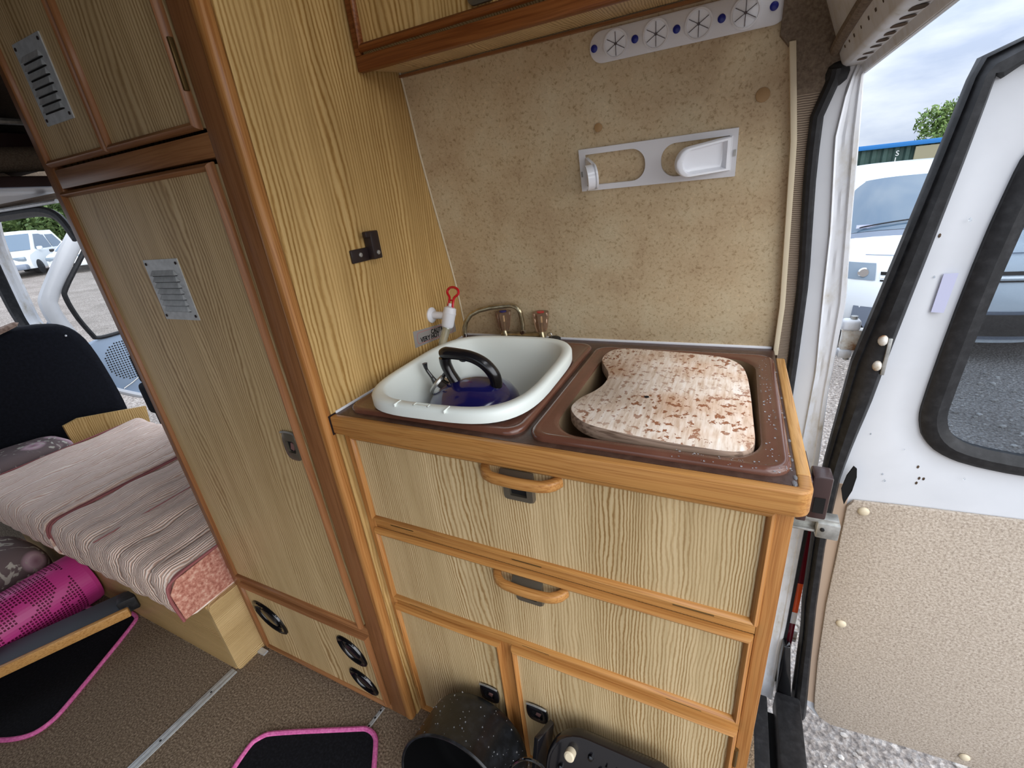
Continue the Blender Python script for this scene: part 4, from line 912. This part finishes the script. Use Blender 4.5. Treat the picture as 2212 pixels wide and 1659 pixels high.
# fold-down board with oak lipping
d = Vector((.135, .262, 0)).normalized(); nrm = Vector((d.y, -d.x, 0)); p1 = Vector((-1.075, -.150, .09)); Lb = .75
FB = root('bed_board', tuple(p1), 'grey-topped bed board with an oak front strip beside the floor mat', 'board')
mt = frame(p1-d*Lb/2-nrm*.045, d, (0, 0, 1))
MB().obox(mt, Lb, .030, .095).build('board_top', mat('dark_grey_board', rgb(70, 76, 84), .6), FB, bevel=.002)
mt2 = frame(p1-d*(Lb/2+.0)+nrm*.008, d, (0, 0, 1)); MB().obox(mt2, Lb, .034, .016).build('oak_lipping', 'oak_y', FB, bevel=.004)
mt3 = frame(p1-nrm*.03+d*.0+Vector((0, 0, .012)), d, (0, 0, 1)); MB().obox(mt3, .05, .05, .05).build('end_bracket', 'rubber', FB, bevel=.003)
b = MB().obox(frame(p1-d*Lb*.6-nrm*.045-Vector((0, 0, .052)), d, (0, 0, 1)), .04, .075, .04); b.build('support_leg', 'rubber', FB)
# floor mats
def mat_(name, poly, label):
    p = smoothpoly(poly, 3); cx = sum(q[0] for q in p)/len(p); cy = sum(q[1] for q in p)/len(p)
    r2 = root(name, (cx, cy, 0), label, 'mat', 'black carpet mats with pink binding')
    MB().prism(p, 'Z', .0005, .006).build('pile', 'black_mat', r2)
    MB().tube([(x, y, .006) for x, y in p], .0062, 8, closed=True).build('binding', 'pink_cord', r2)
mat_('floor_mat', [(-.352, -.218), (-.335, -.203), (-.118, -.105), (-.100, -.097), (-.070, -.100), (-.050, -.120), (.12, -.36), (.06, -.50), (-.22, -.56), (-.30, -.50), (-.37, -.25)], 'black carpet mat with pink binding in the foreground aisle')
mat_('floor_mat', [(-1.14, -.128), (-1.115, -.150), (-.985, -.39), (-.970, -.43), (-.978, -.47), (-1.03, -.505), (-1.10, -.53), (-1.60, -.66), (-1.72, -.40), (-1.60, -.24), (-1.20, -.13)], 'black carpet mat with pink binding beneath the bed board')
# aluminium floor strips
def strip(pa, pb, w_, label):
    pa, pb = Vector(pa), Vector(pb); d_ = (pb-pa); r2 = root('threshold_strip', tuple((pa+pb)/2), label, 'floor strip')
    mt_ = frame((pa+pb)/2+Vector((0, 0, .0018)), d_, (0, 0, 1)); MB().obox(mt_, d_.length, .0035, w_).build('profile', 'alu', r2, bevel=.001)
    for s_ in (-.25, .25): MB().obox(frame((pa+pb)/2+Vector((0, 0, .0038)), d_, (0, 0, 1)) @ T(0, 0, s_*w_), d_.length, .0008, w_*.12).build('groove', 'steel', r2)
    for f in (.12, .35, .6, .85):
        MB().lathe([(.003, 0), (.002, .001)], Matrix.Translation(pa.lerp(pb, f)+Vector((0, 0, .0038))), 10).build('screw', 'slot', r2)
strip((-.605, -.125, 0), (-.622, -.72, 0), .026, 'long aluminium carpet strip running from the seat box across the aisle')
strip((-.097, -.036, 0), (-.105, -.125, 0), .010, 'short thin metal carpet strip between the wardrobe foot and mat')
MB().box(-.589, -.560, -.058, -.042, 0, .006).build('floor_clip', 'alu', label='small metal clip on the carpet at the seat box corner', cat='clip')

# black pot lying on its side
ax_ = Vector((-.0234, .9742, -.2243)).normalized(); pc = Vector((.2346, -.172, .150)); PM = Matrix.Translation(pc) @ ax_.to_track_quat('Z', 'Y').to_matrix().to_4x4()
PT = root('black_pot', tuple(pc), 'wet black cooking pot lying on its side against the cupboard doors', 'pot')
MB().lathe([(.1205, .001), (.122, -.001), (.125, -.001), (.1265, .003), (.123, .006), (.122, .10), (.119, .116), (.110, .123), (.01, .124)], PM, 56, False, True).build('shell', 'black_enamel', PT, smooth=50)
MB().lathe([(.1205, .001), (.120, .10), (.115, .112), (.108, .119), (.005, .120)], PM, 56, False, True).build('interior', mat('shade_black_interior', rgb(6, 6, 7), .8, spec=.08), PT, smooth=50)  # inside coloured blacker than the shell to paint in the opening's shade
b = MB(); rnd = random.Random(3)
for k in range(220):
    a = rnd.uniform(0, 2*pi); z_ = rnd.uniform(.01, .115); p = PM @ Vector((.1228*math.cos(a), .1228*math.sin(a), z_)); b.ico(p, rnd.choice([.0005, .0007, .0010, .0018]), 1, (1, 1, .6))
b.build('water_drops', 'water', PT, kind='stuff')
# folded handle beside the pot
HD = root('folding_pan_handle', (.34, -.06, .1), 'black folding pan handle with a wire bail standing beside the black pot', 'handle')
hm = Matrix.Translation((.384, -.062, .134)) @ R(.10, 'Y') @ R(-.10, 'X') @ R(-.35, 'Z')
MB().obox(hm, .012, .050, .255).build('grip', 'black_plastic', HD, bevel=.003)
MB().obox(hm @ T(-.009, .004, .055), .007, .034, .10).build('clamp', 'black_gloss', HD, bevel=.002)
MB().obox(hm @ T(-.0135, -.004, .075), .003, .014, .028).build('release_tab', 'steel', HD, bevel=.001)
MB().tube([(.350, -.128, .205), (.357, -.126, .245), (.382, -.122, .282), (.404, -.118, .286), (.420, -.112, .262), (.428, -.106, .20), (.430, -.10, .0)], .0028, 8).build('wire_bail', 'black_gloss', HD)
# stove base leaning on the cupboard
SM_ = Matrix.Translation((.545, -.112, .150)) @ R(-math.radians(27), 'X')
SV = root('stove_base', (.545, -.11, 0), 'black moulded camping stove base leaning on the right cupboard door', 'stove')
def SL_(pts, h): return [SM_ @ Vector((u, -h, v)) for u, v in pts]
q0 = rr(-.135, .135, -.158, .158, .075, 8)
def qk(k): return [(u*k, v*k) for u, v in q0]
MB().loft([SL_(qk(.97), -.014), SL_(qk(1), -.010), SL_(qk(1), .004), SL_(qk(.975), .010), SL_(qk(.955), .010), SL_(qk(.945), .004)], True, True).build('shell', 'black_plastic', SV, smooth=50)
for u, v in ((-.088, .115), (.088, .115)):
    MB().lathe([(.010, 0), (.010, .014), (.007, .016)], SM_ @ T(u, -.004, v) @ R(pi/2, 'X'), 18).build('rubber_foot', 'cream' if u < 0 else 'black_gloss', SV)
for u, v in ((-.050, .122), (-.105, .080), (.045, .122), (.105, .075), (.06, .105), (-.03, .105)):
    MB().lathe([(.006, 0), (.005, .006), (.002, .007)], SM_ @ T(u, -.004, v) @ R(pi/2, 'X'), 12).build('boss', 'black_gloss', SV)
MB().tube([SM_ @ Vector((.082*math.cos(a), -.010, .082*math.sin(a)+.012)) for a in zr(0, 2*pi, 40)][:-1], .0035, 8, closed=True).build('burner_ring', 'steel', SV)
MB().tube([SM_ @ Vector((.060*math.cos(a), -.008, .060*math.sin(a)+.012)) for a in zr(0, 2*pi, 40)][:-1], .003, 8, closed=True).build('inner_ring', 'black_gloss', SV)
for k in range(12):
    a = 2*pi*k/12; MB().obox(SM_ @ T(.09*math.cos(a), -.006, .09*math.sin(a)-.01) @ R(-a, 'Y'), .022, .008, .007).build('rib', 'black_gloss', SV, bevel=.001)
for k in range(5): MB().obox(SM_ @ T(-.02+k*.018, -.007, .095), .003, .006, .05).build('slot_rib', 'black_gloss', SV)

# ================================================================== CAB
CS = root('cab_seat', (-2.3, .1, 0), 'black cab seat back with rounded shoulder and a fleece pad on top', 'seat')
def sect(y0, y1, z0, z1, r0): return smoothpoly([(y0, z0), (y1, z0), (y1+.01, z0+.15), (y1-.01, z1-.16), (y1-.05, z1-.05), (y1-.13, z1), (y0+.08, z1+.035), (y0+.02, z1)], 2)
a = sect(-.25, .505, .30, .905, .1)
def SQ(k, x): 
    cy, cz = .1, .6; return [(x, cy+(y-cy)*k, cz+(z-cz)*k) for y, z in a]
MB().loft([SQ(.9, -2.36), SQ(.97, -2.35), SQ(1, -2.32), SQ(1, -2.25), SQ(.97, -2.215), SQ(.88, -2.20)], True, True).build('backrest', 'black_fabric', CS, smooth=60)
MB().box(-2.9, -2.2, -.2, .46, .20, .36).build('seat_base', 'black_fabric', CS, bevel=.03)
MB().lathe([(.11, -.006), (.12, 0), (.11, .006)], T(-2.215, .13, .895) @ R(.25, 'X') @ Matrix.Diagonal((.25, 1.25, 1.6, 1)), 24).build('fleece_pad', 'fleece', CS)
MB().ico((-2.203, .40, .83), .006, 1).build('button', 'white_plastic', CS)
b = MB().prism([(.20, .33), (.515, .30), (.530, .405), (.26, .47), (.20, .46)], 'X', -2.10, -2.085); b.build('plywood_panel', 'veneer_yellow', label='bare plywood panel between the cushions and the black seat', cat='panel', smooth=0)
DS = root('seat_bolster', (-2.35, .73, .0), 'black upholstered bolster glimpsed beside the wardrobe edge', 'seat')
MB().box(-2.42, -2.25, .655, .80, .25, .45).build('pad', 'black_fabric', DS, bevel=.03, seg=3)
MB().box(-2.42, -2.28, .68, .80, .44, .62).build('upper_pad', 'black_fabric', DS, bevel=.02, seg=3)
MB().box(-2.40, -2.27, .68, .80, .0, .27).build('bracket', 'void', DS)
# cab door (open) and A pillar
CD = root('cab_door', (-3.0, .9, .4), 'open white cab door with a grey speaker panel beyond the seats', 'door')
Xd = -3.0
def cabframe(poly, r, m, nm, flat=.6): MB().tube([(Xd, y, z) for y, z in poly], r, 10, flat=flat).build(nm, m, CD)
fp = [(.70, .60), (.66, .80), (.655, .90), (.68, .96), (.83, 1.15), (.97, 1.31), (1.05, 1.38), (1.6, 1.40)]
cabframe(fp, .045, 'van_white', 'window_frame')
gp = [(.78, .66), (.745, .80), (.735, .93), (.76, .99), (.90, 1.15), (1.0, 1.27), (1.06, 1.33), (1.6, 1.35)]
MB().tube([(Xd+.03, y, z) for y, z in gp], .014, 8).build('window_gasket', 'rubber', CD)
MB().tube([(Xd+.03, y, z) for y, z in ((.775, .665), (.83, .655), (1.0, .66), (1.6, .68))], .012, 8).build('window_gasket', 'rubber', CD)
MB().prism([(.80, .66), (.745, .80), (.735, .93), (.90, 1.15), (1.06, 1.33), (1.6, 1.35), (1.6, .67)], 'X', Xd-.002, Xd+.002).build('window_pane', 'clear_glass', CD, smooth=0)
MB().prism([(.66, .62), (.80, .645), (1.6, .65), (1.6, .22), (1.1, .16), (.92, .19), (.80, .27), (.72, .33)], 'X', Xd-.03, Xd+.03).build('door_card', 'cab_grey', CD, bevel=.01)
sp = MB(); 
for i in range(-9, 10):
    for j in range(-9, 10):
        y, z = i*.0155, j*.0155
        if y*y+z*z < .135**2: sp.box(Xd+.0305, Xd+.0315, .905+y-.004, .905+y+.004, .475+z-.004, .475+z+.004)
sp.build('speaker_grille', 'slot', CD, kind='stuff')
MB().tube([(Xd+.03, .70, .36), (Xd+.04, .80, .27), (Xd+.04, .92, .19), (Xd+.03, 1.1, .15)], .018, 8).build('lower_edge', 'van_white', CD)
MB().tube([(Xd+.035, .80, .30), (Xd+.035, .86, .32), (Xd+.035, .95, .36)], .004, 6).build('card_seam', 'steel', CD)
b = MB().tube([(-2.97, .60, 1.40), (-3.06, .60, 1.25), (-3.12, .60, .95), (-3.12, .60, .80), (-3.0, .60, .66), (-2.9, .62, .3)], .030, 10); b.build('trim_4', 'old_white', kind='structure')
b = MB().tube([(-3.06, .575, 1.36), (-3.17, .575, 1.20), (-3.22, .575, .95), (-3.20, .575, .80), (-3.1, .575, .6)], .035, 10); b.build('trim_5', 'rubber', kind='structure')
MB().ico((-3.02, .63, .78), .035, 2, (1, .8, 1)).build('mirror_boot', 'grey_bumper', label='small grey plastic cover at the foot of the cab door frame', cat='cover')
b = MB().tube([(-3.15, .59, 1.395), (-2.6, .59, 1.395), (-2.35, .59, 1.385), (-2.22, .59, 1.345), (-2.16, .59, 1.25)], .016, 8, flat=1.5); b.build('door_aperture_seal', 'rubber', label='black seal along the top of the cab door opening', cat='door seal')
MB().tube([(-3.2, .56, 1.425), (-2.1, .56, 1.415)], .009, 8).build('trim_6', 'alu', kind='structure')
b = MB().prism([(.30, 1.50), (.60, 1.425), (.62, 1.46), (.62, 1.62), (.30, 1.62)], 'X', -3.4, -2.0); b.build('wall_cab_lining', 'lining', kind='structure', bevel=.01)
MB().box(-3.45, -2.95, -1.2, .58, .62, .74).build('dashboard', 'grey_bumper', label='grey dashboard corner beyond the black cab seat', cat='dashboard', bevel=.03)
SHb = root('overcab_shelf', (-1.9, .3, 1.55), 'brown vinyl over-cab shelf with a fabric roll beside the wardrobe top', 'shelf')
MB().box(-2.3, -1.45, -.9, .42, 1.42, 1.455).build('shelf_base', 'brown_plastic', SHb, bevel=.008)
MB().box(-2.3, -2.2, -.9, .42, 1.45, 1.75).build('shelf_back', 'void', SHb)
MB().tube([(-1.62, -.8, 1.50), (-1.55, .0, 1.50), (-1.50, .40, 1.515)], .038, 14).build('fabric_roll', 'lining', SHb)
MB().box(-1.75, -1.60, -.8, .40, 1.55, 1.605).build('upper_edge', 'brown_plastic', SHb, bevel=.01)
MB().tube([(-1.62, -.6, 1.625), (-1.55, .38, 1.63)], .010, 8).build('silver_rail', 'steel', SHb)

# ================================================================== OUTSIDE
def van_front():
    r2 = root('parked_van', (2.9, 5.6, -.7), 'white van parked nose towards the open rear doors', 'van')
    x0, x1 = 1.72, 3.62; cx = (x0+x1)/2
    prf = [(5.02, -.50), (4.95, -.30), (4.93, -.16), (4.96, .02), (5.03, .20), (5.12, .335), (5.45, .41), (5.80, .44), (6.35, .85), (6.62, 1.03), (6.9, 1.10), (8.2, 1.14), (9.9, 1.10), (10.0, .4), (10.0, -.45)]
    hw = [.86, .93, .95, .95, .94, .93, .94, .94, .83, .77, .74, .73, .73, .9, .93]
    nx = 12; loops = []
    for (y, z), h_ in zip(prf, hw):
        l_ = []
        for i in range(nx+1):
            u = -1+2*i/nx; dy = .30*abs(u)**3 if y < 7 else 0; dz = -.05*abs(u)**4 if z > .3 else 0
            l_.append((cx+u*h_, y+dy*(.9 if z < .5 else .5), z+dz))
        loops.append(l_)
    b_ = MB(); b_.loft(loops, False, False, closed=False)
    n_ = len(prf)
    b_.add([l[0] for l in loops], [tuple(range(n_))]); b_.add([l[-1] for l in loops], [tuple(range(n_))])
    b_.build('body', 'car_white', r2, smooth=45)
    def surf(u, f, out=.012):  # point on windscreen between profile 7 and 9
        (ya, za), (yb, zb) = prf[7], prf[9]; ha, hb = hw[7], hw[9]; y = ya+(yb-ya)*f; z = za+(zb-za)*f+.03*math.sin(pi*f); h_ = ha+(hb-ha)*f
        return Vector((cx+u*h_*.93, y+.15*abs(u)**3-out, z-.05*abs(u)**4+out))
    g = []; 
    for j in range(9): g.append([surf(-1+2*i/12, .06+.86*j/8) for i in range(13)])
    MB().loft(g, closed=False).build('windscreen', 'dark_glass', r2, smooth=60)
    g = [[surf(-1+2*i/12, f, .015) for i in range(13)] for f in (-.04, .05)]
    MB().loft(g, closed=False).build('scuttle', 'grey_bumper', r2)
    MB().tube([surf(-.9+i*.1, .10+.012*i-.0*i, .03) for i in range(10)], .008, 6).build('wiper', 'rubber', r2)
    MB().obox(Matrix.Translation(surf(-.80, .12, .02)), .20, .01, .035).build('screen_sticker', 'patch', r2)
    def fx(u, z, o=.0):
        y = itp(z, [-.5, -.30, -.16, .02, .20, .335], [5.02, 4.95, 4.93, 4.96, 5.03, 5.12]); return Vector((cx+u*.93, y+.27*abs(u)**3-o, z))
    def band(u0, u1, z0, z1, o, nm, m_, th=.0):
        g_ = [[fx(u0+(u1-u0)*i/12, z, o) for i in range(13)] for z in (z0, (z0+z1)/2, z1)]
        MB().loft(g_, closed=False).build(nm, m_, r2)
    band(-.72, .72, .145, .175, .012, 'grille_slot', 'slot'); band(-.72, .72, .085, .10, .012, 'grille_slot', 'slot')
    band(-.72, .72, .115, .135, .016, 'grille_bar', 'chrome'); band(-.85, .85, .318, .326, .010, 'bonnet_gap', 'grey_bumper')
    band(-.90, .90, -.46, -.17, .012, 'lower_grille', 'grey_bumper'); band(-.55, .55, -.42, -.20, .022, 'lower_intake', 'slot')
    for s_ in (-1, 1):
        g_ = [[fx(s_*(.76+.24*i/6), z, .015) for i in range(7)] for z in (.09, .18, .25-.0)]
        MB().loft(g_, closed=False).build('headlight', 'head', r2, smooth=60)
        MB().lathe([(.05, 0), (.04, .02)], Matrix.Translation(fx(s_*.86, .16, .03)) @ R(pi/2, 'X'), 16).build('lamp_bowl', 'chrome', r2)
        for yy in (5.75, 8.9):
            MB().lathe([(.33, -.10), (.34, -.08), (.34, .08), (.33, .10)], T(cx+s_*.86, yy, -.36) @ R(pi/2, 'Y'), 28).build('wheel', 'rubber', r2)
    MB().box(cx-.85, cx+.85, 5.1, 9.8, -.50, -.35).build('underbody', 'void', r2)
    return r2
van_front()
# shipping container with blue top rail
SC = root('shipping_container', (6, 20, 0), 'dark green corrugated container with a blue top rail behind the white van', 'container')
b = MB(); xa = 2.5; n = 60; pts = []
for k in range(n):
    x = xa+k*.30; pts += [(x, 20.0), (x+.10, 20.0), (x+.15, 20.06), (x+.25, 20.06)]
pts = [p for p in pts if p[0] < 9.2 or p[0] > 20]
loops = [[(x, y, -.6) for x, y in pts], [(x, y, 1.42) for x, y in pts]]
b.loft(loops, closed=False); b.box(2.5, 9.2, 20.1, 22.4, -.6, 1.42); b.build('corrugated_side', 'container', SC, smooth=0)
MB().box(1.5, 16, 19.9, 20.1, 1.42, 1.56).build('top_rail', 'cont_blue', SC, bevel=.01)
MB().box(5.72, 6.35, 19.93, 20.0, .2, 1.38).build('board', 'cont_tan', SC)
MB().box(6.35, 6.9, 19.93, 20.0, .2, 1.38).build('panel', 'cont_blue', SC)
for k, ch in enumerate('SJL'): text(ch, SC, 'text_white', frame((5.22, 19.97, 1.16-k*.20), (1, 0, 0), (0, 0, 1)), .22, 'lettering')
# trees
def tree(x, y, z, r, h, n_, label, m='leaf', ls=.30, trunk=True, sq=.8):
    r2 = root('tree', (x, y, z), label, 'tree', None if trunk else 'bushes above the parked cars'); rnd = random.Random(int(x*7+y))
    if trunk: MB().tube([(x, y, z), (x+.1, y, z+h*.5), (x, y, z+h)], [.35, .25, .1], 8).build('trunk', 'bark', r2)
    b_ = MB(); cl = []
    for k in range(26):
        a = rnd.uniform(0, 2*pi); f = rnd.uniform(-.7, 1); rr2 = r*math.sqrt(max(0, 1-f*f))*rnd.uniform(.4, .95); cl.append(Vector((x+rr2*math.cos(a), y+rr2*math.sin(a), z+h+f*r*sq)))
    for k in range(n_):
        c = rnd.choice(cl); v_ = Vector((rnd.gauss(0, 1), rnd.gauss(0, 1), rnd.gauss(0, 1))).normalized()*rnd.uniform(.5, 1)*r*.34; p = c+v_
        d1 = Vector((rnd.gauss(0, 1), rnd.gauss(0, 1), rnd.gauss(0, 1))).normalized(); d2 = d1.orthogonal().normalized(); s_ = ls*rnd.uniform(.6, 1.2)
        b_.add([p-d1*s_, p+d2*s_*.5, p+d1*s_, p-d2*s_*.5], [(0, 1, 2, 3)])
    b_.build('foliage', m, r2, smooth=0, kind='stuff'); return r2
tree(12.9, 40, -.7, 2.9, 1.8, 9000, 'leafy green tree rising behind the green container', 'leaf', .16)
tree(19.5, 46, -.7, 3.2, 3.0, 5000, 'green tree farther right behind the open rear door', 'leaf', .22)
for k, (x, y, r) in enumerate(((-50, 13, 2.6), (-49, 17.5, 2.7), (-47, 22, 2.6), (-44, 27, 2.6))):
    tree(x, y, gz(x, y), r, 1.7, 3500, ['dark bush at the far left edge above the parked cars', 'dark bush second from the left above the parked cars', 'dark bush third from the left above the parked cars', 'dark bush nearest the wardrobe above the parked cars'][k], 'leaf_dark', .28, False, .9)
# parked cars in front
def car(x, y, ang_, sc, mm, label, mpv=False, lowgrey=False):
    z = gz(x, y); r2 = root('parked_car', (x, y, z), label, 'car', 'cars parked beyond the cab door')
    A = T(x, y, z) @ R(ang_, 'Z') @ Matrix.Scale(sc, 4)   # local +x is the nose
    up_ = 1.85 if mpv else 1.5
    low = [(2.15, .28), (2.25, .45), (2.22, .72), (2.05, .86), (1.25, 1.0), (-2.1, 1.05), (-2.25, .8), (-2.25, .35), (-2.1, .25)]
    loops = []
    for u, hw_ in ((-1, .80), (-.97, .86), (-.6, .90), (0, .90), (.6, .90), (.97, .86), (1, .80)):
        loops.append([A @ Vector((px*(1-.06*abs(u)**3) - (.15*abs(u)**4 if px > 1.5 else 0), u*.9, pz)) for px, pz in low])
    MB().loft(loops, True, True).build('body', mm, r2, smooth=40)
    ca_ = [(1.25, .98), (.35, up_-.08), (.1, up_), (-1.5, up_), (-2.1, 1.02)]
    loops = [[A @ Vector((px, s_*hw_, pz)) for px, pz in ca_] for s_, hw_ in ((-1, 0),)]
    def cabloop(v): return [A @ Vector((px, v*(.82 if pz < 1.2 else .66), pz)) for px, pz in ca_]
    MB().loft([cabloop(-1), cabloop(-.6), cabloop(.6), cabloop(1)], True, True).build('cabin', mm, r2, smooth=40)
    ws = lambda f, v: A @ Vector((1.25+(.35-1.25)*f+.02, v*(.76-.16*f), .98+(up_-.08-.98)*f+.02))
    MB().add([ws(.08, -1), ws(.08, 1), ws(.95, 1), ws(.95, -1)], [(0, 1, 2, 3)]).build('windscreen', 'dark_glass', r2, smooth=0)
    for s_ in (-1, 1):
        q_ = lambda px, pz: A @ Vector((px, s_*(.83 if pz < 1.2 else .685)*1.0, pz))
        MB().add([q_(.95, 1.08), q_(.25, up_-.14), q_(-.55, up_-.14), q_(-.55, 1.08)], [(0, 1, 2, 3)]).build('side_window', 'dark_glass', r2, smooth=0)
        MB().add([q_(-.65, 1.08), q_(-.65, up_-.14), q_(-1.4, up_-.14), q_(-1.8, 1.08)], [(0, 1, 2, 3)]).build('side_window', 'dark_glass', r2, smooth=0)
        MB().obox(A @ T(2.10, s_*.62, .72), .16, .42, .17).build('headlight', 'head', r2, bevel=.03)
        MB().obox(A @ T(.85, s_*.95, 1.10), .16, .18, .14).build('mirror', mm if lowgrey else 'rubber', r2, bevel=.03)
        for wx in (1.35, -1.35): MB().lathe([(.31, -.1), (.32, 0), (.31, .1)], A @ T(wx, s_*.80, .32) @ R(pi/2, 'X'), 20).build('wheel', 'rubber', r2)
    MB().obox(A @ T(2.19, 0, .72), .10, .80, .16).build('grille', 'slot', r2, bevel=.01)
    for k in range(3): MB().obox(A @ T(2.245, 0, .67+k*.05), .02, .80, .014).build('grille_bar', 'chrome', r2)
    MB().obox(A @ T(2.12, 0, .38), .32, 1.6, .24).build('bumper', 'grey_bumper' if lowgrey else mm, r2, bevel=.06)
    MB().obox(A @ T(2.26, 0, .36), .08, .9, .12).build('air_intake', 'slot', r2)
    return r2
car(-25.0, 7.9, math.radians(-42), .85, 'car_white', 'white people carrier with grey bumper, leftmost of the near parked cars', True, True)
car(-23.6, 9.2, math.radians(-42), .77, 'car_white', 'white hatchback parked between the people carrier and pale blue car')
car(-22.0, 10.5, math.radians(-42), .77, 'car_blue', 'pale blue car parked nearest the wardrobe edge')
car(-19.6, 11.6, math.radians(-42), .8, 'car_silver', 'silver car seen through the open cab door window')
car(-33, 10.2, math.radians(-42), .95, 'car_white', 'small distant white car at the far left window edge')
